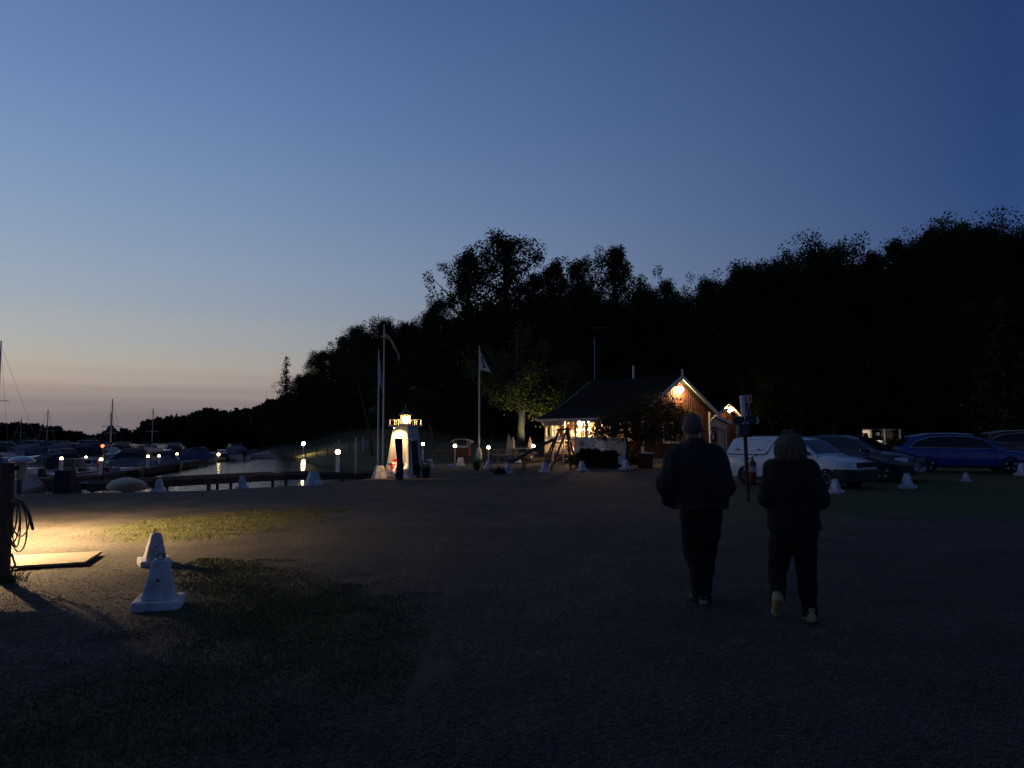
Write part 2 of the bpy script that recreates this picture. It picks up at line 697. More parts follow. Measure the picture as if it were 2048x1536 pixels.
# turf blades and loose stones close to the camera (nobody could count them)
def scatter_blades():
    pts = []
    for pl, n in ((GRASS[0], 62000), (GRASS[1], 26000), (GRASS[2], 42000)):
        a = np.array(pl)
        lo, hi = a.min(0), a.max(0)
        q = RNG.random((n * 3, 2)) * (hi - lo) + lo
        q = q[(q[:, 1] > 2.6) & (np.abs(q[:, 0]) < q[:, 1] * 0.72 + 1)]
        g = grass_amount(q[:, 0], q[:, 1]) + vnoise(q[:, 0], q[:, 1], 0.35) * 0.6 + (RNG.random(len(q)) - .5) * .8
        q = q[g > 0.55][:n]
        pts.append(q)
    q = np.concatenate(pts)
    n = len(q)
    z = height(q[:, 0], q[:, 1])
    hgt = 0.008 + 0.018 * RNG.random(n) ** 2
    ang = RNG.random(n) * 2 * PI
    w = 0.0035 + 0.003 * RNG.random(n) + q[:, 1] * 0.0002
    lean = (RNG.random((n, 2)) - 0.5) * 0.04
    b0 = np.stack([q[:, 0] - np.cos(ang) * w, q[:, 1] - np.sin(ang) * w, z - 0.003], 1)
    b1 = np.stack([q[:, 0] + np.cos(ang) * w, q[:, 1] + np.sin(ang) * w, z - 0.003], 1)
    tp = np.stack([q[:, 0] + lean[:, 0], q[:, 1] + lean[:, 1], z + hgt], 1)
    v = np.stack([b0, b1, tp], 1).reshape(-1, 3)
    f = np.arange(3 * n).reshape(-1, 3)
    o = np_mesh('grass', v, f, mat('turf_blades', (.10, .105, .036), 0.85, 0.45, 2.0))
    tag(o, 'short worn turf growing in patches on the gravel', 'grass', kind='stuff')


scatter_blades()


def scatter_stones():
    n = 110000
    y = 2.9 + 11 * RNG.random(n * 2) ** 1.6
    x = (RNG.random(n * 2) - 0.5) * 2 * (y * 0.70 + 0.4)
    k = (grass_amount(x, y) + vnoise(x, y, 0.35) * 0.6) < 0.5
    x, y = x[k][:n], y[k][:n]
    n = len(x)
    z = height(x, y)
    r = 0.004 + 0.010 * RNG.random(n) ** 2.5
    ax = RNG.random((n, 3)) * 0.7 + 0.65
    ro = RNG.random(n) * PI
    base = np.array([[1, 0, 0], [0, 1, 0], [-1, 0, 0], [0, -1, 0], [0.2, 0.1, 0.75], [0, 0, -0.75]])
    v = base[None] * (r[:, None] * ax)[:, None, :]
    c, s = np.cos(ro)[:, None], np.sin(ro)[:, None]
    v = np.stack([v[..., 0] * c - v[..., 1] * s, v[..., 0] * s + v[..., 1] * c, v[..., 2]], -1)
    v += np.stack([x, y, z + r * 0.25], 1)[:, None, :]
    fb = np.array([[0, 1, 4], [1, 2, 4], [2, 3, 4], [3, 0, 4]])
    f = (fb[None] + (np.arange(n) * 6)[:, None, None]).reshape(-1, 3)
    o = np_mesh('gravel', v.reshape(-1, 3), f, mat('loose_stones', (.086, .076, .062), 0.9, 0.5, 60.0))
    tag(o, 'loose grey gravel stones on the open yard', 'gravel', kind='stuff')


scatter_stones()
# ------------------------------------------------------------------ trees
def leafmat(name, col, trans=0.35, var=0.5, scale=1.5):
    m = mat(name, col, 0.6, var, scale, spec=0.15)
    n, l = m.node_tree.nodes, m.node_tree.links
    p = n['Principled BSDF']
    t = n.new('ShaderNodeBsdfTranslucent')
    src = p.inputs['Base Color'].links[0].from_socket
    l.new(src, t.inputs[0])
    mx = n.new('ShaderNodeMixShader')
    mx.inputs[0].default_value = trans
    l.new(p.outputs[0], mx.inputs[1])
    l.new(t.outputs[0], mx.inputs[2])
    l.new(mx.outputs[0], n['Material Output'].inputs[0])
    return m


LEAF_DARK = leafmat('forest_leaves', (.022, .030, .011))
LEAF_LIT = leafmat('lit_tree_leaves', (.085, .105, .030))  # brighter copy of the leaf colour for the lamp-lit tree
LEAF_PLUM = leafmat('dark_apple_leaves', (.075, .062, .026))
NEEDLE = leafmat('needles', (.016, .024, .012), 0.15)
BARK = mat('bark', (.06, .05, .04), 0.95, 0.5, 12, 0.8, 30)
BARK_PALE = mat('pale_bark', (.085, .076, .062), 0.95, 0.6, 5, 0.9, 14)


def leaf_quads(c, size, rng, flat_=0.0):
    n = len(c)
    u = rng.normal(size=(n, 3))
    u /= np.linalg.norm(u, axis=1, keepdims=True)
    w = rng.normal(size=(n, 3))
    w[:, 2] *= (1 - flat_)
    w -= (w * u).sum(1, keepdims=True) * u
    w /= np.linalg.norm(w, axis=1, keepdims=True)
    s = size * (0.6 + 0.8 * rng.random((n, 1)))
    v = np.stack([c - u * s, c + w * s * 0.55, c + u * s, c - w * s * 0.55], 1).reshape(-1, 3)
    return v, np.arange(4 * n).reshape(-1, 4)


def broadleaf(seed, W=3.2, base=0.16, nl=30, nleaf=5200, leaf=0.16, airy=0.0, peak=0.55, lean=0.0):
    """10 m tall tree; returns (trunk MB, leaf verts, leaf faces)"""
    rng = np.random.default_rng(seed)
    mb = MB()
    tr = [Vector((lean * (t ** 1.5) * 2 + 0.12 * math.sin(3 * t + seed), 0.12 * math.cos(4 * t + seed), 10 * t * 0.93)) for t in np.linspace(0, 1, 9)]
    mb.tube(tr, [0.24 * (1 - 0.9 * t) + 0.02 for t in np.linspace(0, 1, 9)], 7)
    cl = []
    for i in range(nl):
        t = base + (0.97 - base) * ((i + 0.5) / nl) ** 0.9
        k = t * 8
        p0 = tr[min(7, int(k))].lerp(tr[min(8, int(k) + 1)], k - int(k))
        q = (t - base) / (1 - base)
        env = W * (math.sin(PI * min(1, max(0, (q * 0.93 + 0.07))) ** (0.7 if peak > 0.5 else 1.0)) ** 0.75 * 0.9 + 0.1) * rng.uniform(0.45, 1.3)
        a = i * 2.4 + rng.uniform(-0.5, 0.5)
        up = 0.25 + 0.6 * q + rng.uniform(-0.1, 0.25)
        d = Vector((math.cos(a), math.sin(a), up)).normalized()
        p1 = p0 + d * env * 0.55
        p2 = p0 + d * env + Vector((0, 0, 0.12 * env))
        mb.tube([p0, p1, p2], [0.085 * (1 - q * 0.6), 0.05, 0.012], 5, cap=False)
        for s in np.linspace(0.4 if airy < .5 else 0.5, 1.02, 5):
            c = p0.lerp(p2, s)
            for _ in range(2 if airy < .5 else 1):
                off = rng.normal(size=3) * env * (0.20 if airy < .5 else 0.15)
                cl.append((c.x + off[0], c.y + off[1], c.z + off[2] * 0.8, 0.30 + 0.16 * rng.random()))
    cl.append((tr[-1].x, tr[-1].y, tr[-1].z, 0.3))
    cl = np.array(cl)
    per = max(4, nleaf // len(cl))
    rad = cl[:, 3] * (1.5 if airy < .5 else 1.15)
    g = rng.normal(size=(len(cl) * per, 3))
    g *= (rng.random((len(g), 1)) ** .42) * 1.55 / np.linalg.norm(g, axis=1, keepdims=True)
    c = np.repeat(cl[:, :3], per, 0) + g * np.repeat(rad, per)[:, None] * 0.62
    v, f = leaf_quads(c, leaf, rng)
    return mb, v, f


def conifer(seed, W=2.4, n_wh=22, sparse=0.0, leaf=0.14):
    rng = np.random.default_rng(seed)
    mb = MB()
    mb.tube([(0, 0, 0), (0.03, 0, 5), (0, 0, 9.9)], [0.2, 0.12, 0.015], 7)
    cs = []
    for i in range(n_wh):
        h = 0.9 + 8.9 * (i / n_wh) ** 0.95
        ln = W * (1 - h / 10.2) ** 0.85 + 0.12
        for b in range(6):
            if rng.random() < sparse * 0.5:
                continue
            a = b * PI / 3 + i * 0.7 + rng.uniform(-0.3, 0.3)
            L = ln * rng.uniform(0.5, 1.2)
            hj = h + rng.uniform(-.16, .16)
            e = Vector((math.cos(a) * L, math.sin(a) * L, hj - rng.uniform(.05, .35) * L + 0.1))
            s0 = Vector((0, 0, hj))
            mb.tube([s0, s0.lerp(e, .5) + Vector((0, 0, .08 * L)), e], [0.035, 0.02, 0.006], 4, cap=False)
            m = int((20 if sparse < .5 else 9) * L / 1.2) + 3
            t = rng.random(m) ** 0.8
            pts = np.array(s0)[None] + (np.array(e) - np.array(s0))[None] * t[:, None]
            pts += rng.normal(size=(m, 3)) * np.array([0.13, 0.13, 0.09]) * (0.5 + L * 0.3)
            pts[:, 2] -= 0.08
            cs.append(pts)
    v, f = leaf_quads(np.concatenate(cs), leaf, rng, 0.5)
    return mb, v, f


VAR, TOPZ = {}, {}


def variant(key, gen, leafm, barkm):
    mb, v, f = gen
    tr = mb.build('trunk', barkm, smooth=True, recalc=False)
    cr = np_mesh('crown', v, f, leafm)
    VAR[key] = (tr.data, cr.data)
    TOPZ[key] = float(np.percentile(v[:, 2], 98.8 if key[:4] in ('airy', 'feat') else 99.95))
    for o in (tr, cr):
        bpy.data.objects.remove(o)


variant('round', broadleaf(1, 3.4, .12, 46, 34000, .066), LEAF_DARK, BARK)
variant('broad', broadleaf(2, 4.0, .10, 50, 38000, .07), LEAF_DARK, BARK)
variant('tall', broadleaf(3, 2.5, .10, 46, 30000, .062), LEAF_DARK, BARK)
variant('airy', broadleaf(4, 2.7, .16, 40, 19000, .062, airy=1.0), LEAF_DARK, BARK)
variant('airy2', broadleaf(9, 2.3, .2, 36, 17000, .062, airy=1.0), LEAF_DARK, BARK)
variant('feather', broadleaf(5, 3.0, .10, 40, 21000, .062, airy=1.0), LEAF_DARK, BARK)
variant('spruce', conifer(6, 2.5, 24, 0.0), NEEDLE, BARK)
variant('bare_spruce', conifer(8, 2.5, 34, 0.35, .09), NEEDLE, BARK)


def place_tree(kind, px, topy, Y, label, w=1.0, group=None, name='tree', rot=None):
    x = PX(px, Y)
    zb = gz(x, Y) - 0.1
    zt = PZ(topy, Y)
    s = (zt - zb) / TOPZ[kind]
    t = thing(name, label, 'tree', (x, Y, zb), random.uniform(0, 6.28) if rot is None else rot, group, (s * w, s * w, s))
    for nm, me in zip(('trunk', 'crown'), VAR[kind]):
        o = bpy.data.objects.new(nm, me)
        C.objects.link(o)
        o.parent = t
    return t


WG = 'trees on the wooded hillside'
for kind, px, ty, Y, w, lab in (
    ('round', 533, 806, 122, .9, 'low rounded tree at the outer left foot of the dark wood'),
    ('bare_spruce', 570, 714, 116, .8, 'thin spruce with open branches standing alone against the pale evening sky'),
    ('round', 602, 748, 114, .9, 'dark round tree just right of the thin spruce'),
    ('tall', 640, 700, 110, 1.0, 'dark tree stepping up the wood edge right of the spruce'),
    ('airy', 684, 676, 106, .9, 'loose tree with sky showing through its left edge, halfway up the wood edge'),
    ('tall', 713, 650, 102, .95, 'pointed dark tree left of the two flagpoles'),
    ('round', 768, 634, 98, .95, 'dense round tree crown behind the top of the tallest flagpole'),
    ('round', 808, 640, 96, .9, 'small dense crown just right of the tallest flagpole top'),
    ('feather', 868, 602, 90, .9, 'feathery crown left of the tall airy tree above the lighthouse'),
    ('airy', 935, 508, 86, .92, 'tall airy tree, left one of the highest pair, sky through its branches'),
    ('airy2', 1018, 474, 84, 1.15, 'tallest pointed airy tree in the middle of the wood'),
    ('feather', 1062, 552, 82, .9, 'loose crown directly right of the tallest pointed tree'),
    ('airy', 1110, 530, 80, .8, 'airy crown between the tallest pointed tree and the one above the house'),
    ('feather', 1158, 526, 78, .8, 'fine-leaved crown left of the tree above the house roof'),
    ('airy', 1232, 500, 77, .82, 'airy round-topped tree standing up above the house roof'),
    ('round', 1288, 566, 76, .8, 'low dark crown right of the airy tree above the house'),
    ('feather', 1345, 566, 75, .8, 'drooping fine-leaved crown in the dip of the skyline'),
    ('airy2', 1425, 560, 72, .8, 'small clumpy crown at the right side of the skyline dip'),
    ('round', 1495, 520, 69, .9, 'round crown where the right hill of trees begins'),
    ('round', 1562, 512, 67, .85, 'dark crown left of the big dome-shaped tree'),
    ('broad', 1655, 474, 64, .95, 'big dome-shaped crown above the parked cars'),
    ('feather', 1745, 508, 62, .8, 'thin crown in the notch right of the dome-shaped tree'),
    ('airy', 1805, 488, 60, .8, 'loose crown with sky gaps before the highest right trees'),
    ('round', 1880, 448, 59, .85, 'high dark crown near the right edge of the picture'),
    ('broad', 1965, 432, 57, .85, 'highest crown of the right-hand wood'),
    ('round', 2045, 452, 55, .9, 'dark crown cut by the right edge of the picture')):
    place_tree(kind, px, ty, Y, lab, w, WG, 'spruce_tree' if 'spruce' in kind else 'broadleaf_tree')
place_tree('spruce', 2015, 600, 40, 'bushy greenish conifer standing behind the red car at the right edge', 1.15, None, 'spruce_tree')

sky_x = [533, 602, 640, 684, 768, 868, 935, 1018, 1110, 1232, 1345, 1425, 1495, 1562, 1655, 1745, 1805, 1880, 1965, 2048, 2150]
sky_y = [806, 748, 700, 676, 640, 610, 600, 590, 580, 570, 580, 570, 530, 520, 485, 515, 495, 460, 440, 460, 470]
rr = random.Random(5)
for row, (drop, dep) in enumerate(((12, 3.5), (40, 0.5), (95, -4.5), (155, -9.0))):
    for k, px in enumerate(range(548 + row * 22, 2120, 62)):
        sy = np.interp(px, sky_x, sky_y)
        Y = float(np.interp(px, [533, 935, 1232, 1655, 2048], [121, 87, 79, 66, 57])) + dep + rr.uniform(-1.5, 1.5)
        ty = min(sy + drop + rr.uniform(-10, 22), 835)
        if PZ(ty, Y) - gz(PX(px, Y), Y) < 4:
            continue
        place_tree(rr.choice(['round', 'broad', 'tall', 'round']), px, ty, Y, 'dark broadleaf tree whose crown merges into the black mass of the wood', rr.uniform(.85, 1.1),
                   'trees merging into the dark wood', 'broadleaf_tree')


def undergrowth():
    rng = np.random.default_rng(21)
    n = 26000
    px = rng.uniform(520, 2300, n)
    Y = np.interp(px, [520, 935, 1232, 1655, 2048, 2300], [116, 80, 73, 60, 50, 45]) + rng.uniform(-1.5, 3, n)
    x = (px - 1024) / FPX * Y
    hmax = 1.4 + 2.6 * (vnoise(px, px * 0, 37.0) + 0.5) + 0.6 * vnoise(px, px * 0, 9.0)
    z = height(x, Y) + rng.random(n) * np.clip(hmax, .3, 5)
    v, f = leaf_quads(np.stack([x, Y, z], 1), 0.22, rng)
    o = np_mesh('undergrowth', v, f, LEAF_DARK)
    tag(o, 'dark bushes and saplings filling the foot of the wood', 'undergrowth', kind='stuff')


undergrowth()


def far_wood(name, label, sx, sy, Y0, Y1, n, leaf, per, seed):
    """a distant wooded shore that reads as one mass"""
    rng = np.random.default_rng(seed)
    px = rng.uniform(sx[0], sx[-1], n)
    Y = rng.uniform(Y0, Y1, n)
    top = np.interp(px, sx, sy) + np.abs(rng.normal(size=n)) * 2.5 - 2.0
    x = (px - 1024) / FPX * Y
    zt = CAMH + (HORIZON - top) / FPX * Y
    zb = np.full(n, WATER_Z)
    sp = rng.random(n) < 0.4
    top -= sp * rng.random(n) ** 2 * 9.0
    zt = CAMH + (HORIZON - top) / FPX * Y
    cs = []
    for i in range(n):
        h = zt[i] - zb[i]
        t = rng.random(per)
        r = (h * 0.16 * (1 - t) if sp[i] else h * 0.28 * np.sqrt(np.clip(t * (1 - t) * 4, 0, 1))) + leaf * .3
        a = rng.random(per) * 2 * PI
        q = np.sqrt(rng.random(per))
        cs.append(np.stack([x[i] + np.cos(a) * r * q, Y[i] + np.sin(a) * r * q, zb[i] + h * (0.05 + 0.93 * t)], 1))
    v, f = leaf_quads(np.concatenate(cs), leaf, rng)
    o = np_mesh(name, v, f, LEAF_DARK)
    tag(o, label, 'wood', kind='stuff')


far_wood('far_wood', 'dark mixed wood on the far shore between the hillside and the open water',
         [196, 206, 214, 226, 236, 250, 258, 264, 285, 300, 330, 355, 380, 400, 420, 440, 460, 490, 515, 560], [884, 876, 864, 862, 873, 864, 866, 878, 856, 846, 842, 838, 836, 830, 820, 832, 828, 824, 824, 822],
         262, 312, 620, 1.0, 90, 4)
far_wood('far_ridge_wood', 'low wooded ridge on the horizon at the left, beyond the marina',
         [-300, -60, 0, 20, 38, 50, 75, 95, 112, 130, 150, 170, 190, 215, 240], [842, 850, 853, 849, 850, 856, 854, 859, 858, 865, 869, 875, 879, 881, 882],
         262, 300, 900, .8, 70, 14)


far_wood('shore_wood', 'dark wood edge along the water between the far shore and the hillside',
         [380, 420, 460, 500, 530, 560, 600], [852, 846, 838, 826, 812, 800, 790], 128, 175, 260, .7, 130, 24)


# big old tree lit from below in the garden, and the dark-leaved tree in front of the house
def special_tree(name, label, base, gen, leafm, barkm, scale, rz=0.0):
    t = thing(name, label, 'tree', base, rz, None, scale)
    mb, v, f = gen
    mb.build('trunk', barkm, t, smooth=True, recalc=False)
    np_mesh('crown', v, f, leafm, t)
    return t


def garden_tree():
    """old forked trunk, long low boughs reaching right over the terrace"""
    rng = np.random.default_rng(31)
    Y = 56.0
    x0 = PX(1042, Y)
    mb = MB()
    mb.tube([(0, 0, -0.1), (0.0, 0, .5), (-.02, 0, 1.2), (.05, 0, 1.9), (0, 0, 2.6), (-.15, .1, 3.4), (-.3, .3, 5.5), (-.2, .5, 8.5)],
            [.40, .31, .27, .27, .25, .22, .15, .05], 10)
    ends = []
    for (ex, ey, ez) in ((3.2, -.8, 4.2), (4.3, .3, 4.6), (2.4, -1.6, 3.6), (1.5, .8, 5.2), (-1.6, -1.0, 3.6), (-2.6, .4, 4.4), (-3.2, -.6, 5.4), (.8, -1.8, 5.4),
                         (3.6, .9, 6.0), (-1.2, 1.4, 6.6), (1.6, .2, 7.4), (-2.6, .8, 7.0), (-3.8, 0, 6.4), (.2, 0, 8.8), (2.8, -1.0, 5.4), (-.6, -1.6, 4.2), (3.9, -.5, 2.7), (2.9, -1.2, 2.3), (4.7, 0, 3.5), (2.1, -1.1, 2.9), (3.4, .2, 3.3), (1.3, -.6, 3.1)):
        s = Vector((0, 0, 2.0 + ez * 0.22))
        e = Vector((ex, ey, ez))
        m = s.lerp(e, .55) + Vector((0, 0, .35))
        mb.tube([s, m, e], [.11, .06, .015], 6, cap=False)
        ends.append((s, m, e))
    cs = []
    for s, m, e in ends:
        for t in np.linspace(0.35, 1.05, 7):
            p = s.lerp(m, t * 2) if t < .5 else m.lerp(e, (t - .5) * 2)
            k = 75
            q = np.array(p)[None] + rng.normal(size=(k, 3)) * np.array([.42, .42, .30])
            q[:, 2] -= np.abs(rng.normal(size=k)) * 0.28
            cs.append(q)
    v, f = leaf_quads(np.concatenate(cs), 0.105, rng)
    return (x0, Y, 0), (mb, v, f)


b_, g_ = garden_tree()
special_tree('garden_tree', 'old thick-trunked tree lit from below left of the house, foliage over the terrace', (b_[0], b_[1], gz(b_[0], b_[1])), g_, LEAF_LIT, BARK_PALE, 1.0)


def apple_tree():
    rng = np.random.default_rng(41)
    mb = MB()
    mb.tube([(-.35, 0, -.1), (-.28, 0, .5), (-.22, 0, 1.1), (-.5, 0, 2.2), (-.8, .1, 2.9)], [.10, .08, .075, .05, .02], 8)
    mb.tube([(-.32, 0, .1), (0.0, .05, .55), (.45, .1, 1.15), (.9, .1, 2.0), (1.3, 0, 2.9)], [.09, .085, .075, .05, .02], 8)
    cs = []
    for i in range(84):
        a, u = rng.random() * 2 * PI, rng.random()
        cx = rng.uniform(-1.6, 3.1)
        top = 3.85 - 0.22 * abs(cx - 1.5) ** 1.5
        cz = rng.uniform(1.35 + .12 * abs(cx - .4), max(1.7, top))
        cy = rng.uniform(-1.1, 1.1) + max(0, cz - 2.3) * 1.5
        s0 = Vector((.2, 0, 1.3 + .2 * rng.random()))
        e = Vector((cx, cy, cz))
        mb.tube([s0, s0.lerp(e, .5) + Vector((0, 0, .15)), e], [.03, .018, .006], 4, cap=False)
        k = 105
        q = np.array(e)[None] + rng.normal(size=(k, 3)) * np.array([.27, .27, .2])
        cs.append(q)
    v, f = leaf_quads(np.concatenate(cs), 0.07, rng)
    return mb, v, f


pa = G(1265, 934)
special_tree('fruit_tree', 'dark-leaved fruit tree with a forked trunk in front of the red house', (pa.x, pa.y, pa.z), apple_tree(), LEAF_PLUM, BARK, 1.0)
# ------------------------------------------------------------------ shared materials
FALU = mat('falu_red_boards', (.135, .052, .032), 0.9, 0.35, 3.0, 0.4, 30, stretch=(6, 6, .8))
WHITEWOOD = mat('white_painted_wood', (.62, .60, .55), 0.6, 0.2, 5, 0.2, 40)
CREAM = mat('cream_painted_boards', (.55, .50, .38), 0.65, 0.2, 5, 0.2, 40)
GREYWOOD = mat('grey_weathered_wood', (.20, .19, .18), 0.85, 0.4, 4, 0.5, 30, stretch=(8, 8, 1))
PALEBOARD = mat('pale_grey_boards', (.42, .41, .40), 0.75, 0.25, 4, 0.3, 30)
BROWNWOOD = mat('brown_deck_wood', (.11, .08, .06), 0.85, 0.4, 5, 0.5, 30)
LOGWOOD = mat('dark_round_timber', (.07, .052, .042), 0.85, 0.4, 6, 0.4, 30)
ROOF = mat('dark_roof_tiles', (.016, .015, .015), 0.95, 0.4, 3, 0.5, 20, spec=.1)
STEEL = mat('galvanised_steel', (.45, .46, .48), 0.4, 0.2, 8, 0.1, 60, metal=0.9)
BLACKMETAL = mat('black_metal', (.012, .012, .014), 0.45, 0.3, 8)
PAINTWHITE = mat('white_pole_paint', (.72, .70, .68), 0.4, 0.12, 3)
CONEPAINT = mat('white_concrete_paint', (.68, .69, .70), 0.8, 0.35, 6, 0.6, 45, col2=(.33, .325, .315))
CONCRETE = mat('grey_concrete', (.26, .26, .26), 0.9, 0.3, 7, 0.5, 40)
NAVY = mat('navy_cloth', (.012, .016, .035), 0.8, 0.3, 6, 0.3, 30)
REDPLASTIC = mat('dark_red_plastic', (.09, .012, .010), 0.45, 0.3, 6)
SIGNRED = mat('sign_red', (.55, .02, .02), 0.4, 0.1, 6)
SIGNWHITE = mat('sign_white', (.75, .75, .75), 0.4, 0.08, 6)
TERRA = mat('dark_plant_pot', (.05, .035, .03), 0.7, 0.3, 8)
PLANT = leafmat('pot_plant_leaves', (.05, .07, .025))
HEDGE = leafmat('hedge_leaves', (.035, .05, .02))
WARM = (1.0, 0.62, 0.26)
GLOBECOL = (1.0, 0.72, 0.30)
GLASS_DARK = glassmat('dark_window_glass', (.02, .022, .025), .05, .75)
GLASS_CLEAR = glassmat('clear_glass', (.2, .2, .2), .05, .25)


def text_obj(s, size, m, parent, loc, rot, name='lettering', depth=0.003):
    cu = bpy.data.curves.new(name, 'FONT')
    cu.body = s
    cu.size = size
    cu.align_x = 'CENTER'
    cu.align_y = 'CENTER'
    cu.extrude = depth
    tmp = bpy.data.objects.new(name, cu)
    C.objects.link(tmp)
    dg = bpy.context.evaluated_depsgraph_get()
    me = bpy.data.meshes.new_from_object(tmp.evaluated_get(dg))
    bpy.data.objects.remove(tmp)
    me.materials.clear()
    me.materials.append(m)
    o = bpy.data.objects.new(name, me)
    C.objects.link(o)
    o.parent = parent
    o.location = loc
    o.rotation_euler = rot
    return o


# ------------------------------------------------------------------ red house
HA = R(40)
HX, HY = PX(1285, 42.0), 42.0
HG = gz(HX, HY)
house = thing('red_house', 'red timber house with dark roof, lit veranda and a lamp on its gable', 'house', (HX, HY, HG), HA)
# local axes: +x along the gable wall (right, away), +y along the long wall (left, away); corner at the origin
HW, HL, HE, HR = 6.0, 6.4, 3.02, 4.86
FL = 0.55
EAVE_T = 0.14


def wall_boards(parent, o, ux, length, zf, out, m=None, w=0.19, gap=0.012, z0=0.2):
    """vertical boards with battens along a wall, joined: too small to tell apart from here"""
    mb = MB()
    n = int(length / w)
    o, ux, out = Vector(o), Vector(ux).normalized(), Vector(out).normalized()
    for i in range(n + 1):
        s = min(length, i * w)
        p = o + ux * s + out * 0.012
        mb.beam((p.x, p.y, z0), (p.x, p.y, zf(s) - 0.02), 0.045, 0.024) if True else None
    ob = mb.build('battens', m or FALU, parent)
    ob['kind'] = 'stuff'
    return ob


roofz = lambda x: HE + (HR - HE) * (1 - abs(x - HW / 2) / (HW / 2))
wall = MB()
wall.poly([(0, 0, 0), (HW, 0, 0), (HW, 0, HE), (HW / 2, 0, HR), (0, 0, HE)], 0.12, (0, 1, 0))
wall_g = wall.build('gable_wall', FALU, house)
wall = MB()
wall.box((.06, HL / 2 + .12, HE / 2), (.12, HL - .24, HE))
wall_l = wall.build('long_wall', FALU, house)
wall = MB()
wall.box((HW - .06, HL / 2 + .12, HE / 2), (.12, HL - .24, HE))
wall.build('rear_wall', FALU, house)
wall = MB()
wall.poly([(0, HL - .12, 0), (HW, HL - .12, 0), (HW, HL - .12, HE), (HW / 2, HL - .12, HR), (0, HL - .12, HE)], 0.12, (0, 1, 0))
wall.build('far_gable_wall', FALU, house)
wall_boards(house, (0, 0, 0), (1, 0, 0), HW, roofz, (0, -1, 0))
wall_boards(house, (0, 0, 0), (0, 1, 0), HL, lambda s: HE, (-1, 0, 0))
# roof: two slabs with overhang, tile courses raised on them
for side in (0, 1):
    sx = -1 if side == 0 else 1
    x0 = HW / 2
    ov = 0.35
    xe = HW / 2 + sx * (HW / 2 + (0.12 if side == 0 else ov))
    sl = (HE - HR) / (HW / 2)
    ze = HR + sl * abs(xe - HW / 2)
    mb = MB()
    for z_off, y0, y1 in ((0.02, -.4, HL + .4),):
        a, b = Vector((x0, y0, HR + z_off)), Vector((xe, y0, ze + z_off))
        mb.poly([a, b, b + Vector((0, 0, EAVE_T)), a + Vector((0, 0, EAVE_T))], y1 - y0, (0, 1, 0))
    rf = mb.build('roof', ROOF, house)
    tl = MB()
    L = math.hypot(xe - x0, ze - HR)
    nrow = 12
    for i in range(nrow):
        t0 = i / nrow
        p = Vector((x0 + (xe - x0) * (t0 + .5 / nrow), 0, HR + (ze - HR) * (t0 + .5 / nrow) + EAVE_T + .035))
        tl.box((p.x, HL / 2, p.z), (L / nrow * 1.02, HL + .8, .03), ry=math.atan2(-(ze - HR), xe - x0) + (0.10 if sx > 0 else -0.10))
    to = tl.build('tile_course', ROOF, rf)
    to['kind'] = 'stuff'
    # bargeboards, white
    for y in (-.425, HL + .425):
        bb = MB()
        a, b = Vector((x0, y, HR + .06)), Vector((xe, y, ze + .06))
        bb.poly([a + Vector((0, 0, -.12)), b + Vector((0, 0, -.12)), b + Vector((0, 0, .12)), a + Vector((0, 0, .12))], .04, (0, -1 if y < 0 else 1, 0))
        bb.build('bargeboard', WHITEWOOD, house)
fin = MB().box((HW / 2, -.42, HR + .3), (.09, .09, .42))
fin.build('finial', WHITEWOOD, house)
gut = MB().tube([(HW + .34, -.35, HE - .2), (HW + .3, -.2, HE - .3), (HW + .06, -.06, HE - .55), (HW + .06, -.06, 1.2)], .04, 8)
gut.build('downpipe', WHITEWOOD, house, smooth=True)
ch = MB().tube([(HW / 2, 3.2, HR - .1), (HW / 2, 3.2, HR + .95)], .07, 10)
ch.build('flue_pipe', STEEL, house, smooth=True)
vp = MB().tube([(HW / 2 + .1, 5.9, HR), (HW / 2 + .1, 5.9, HR + .55)], .025, 6)
vp.build('vent_pipe', BLACKMETAL, house)
# corner boards
for x, y in ((-.035, -.035), (HW + .035, -.035)):
    MB().box((x, y, HE / 2), (.12, .12, HE)).build('corner_board', WHITEWOOD, house)


def window(parent, c, w, h, axis, lit=None, rows=2, cols=2, frame=WHITEWOOD, name='window'):
    """framed window; axis 'x' = lies in an x-z wall facing -y, 'y' = in a y-z wall facing -x"""
    cx, cy, cz = c
    fr = MB()

    def bx(u, z, su, sz, d, off):
        if axis == 'x':
            fr.box((cx + u, cy - off, cz + z), (su, d, sz))
        else:
            fr.box((cx - off, cy + u, cz + z), (d, su, sz))
    bx(0, h / 2 + .04, w + .2, .09, .06, .03)
    bx(0, -h / 2 - .04, w + .24, .09, .09, .045)
    bx(-w / 2 - .045, 0, .09, h, .06, .031)
    bx(w / 2 + .045, 0, .09, h, .06, .031)
    for i in range(1, cols):
        bx(-w / 2 + w * i / cols, 0, .04, h, .04, .022)
    for i in range(1, rows):
        bx(0, -h / 2 + h * i / rows, w, .035, .036, .021)
    f = fr.build(name, frame, parent)
    for i in range(cols):
        for j in range(rows):
            pb = MB()
            u, z = -w / 2 + w * (i + .5) / cols, -h / 2 + h * (j + .5) / rows
            if axis == 'x':
                pb.box((cx + u, cy - .012, cz + z), (w / cols - .02, .008, h / rows - .02))
            else:
                pb.box((cx - .012, cy + u, cz + z), (.008, w / cols - .02, h / rows - .02))
            pb.build('pane', lit or GLASS_DARK, f)
    return f


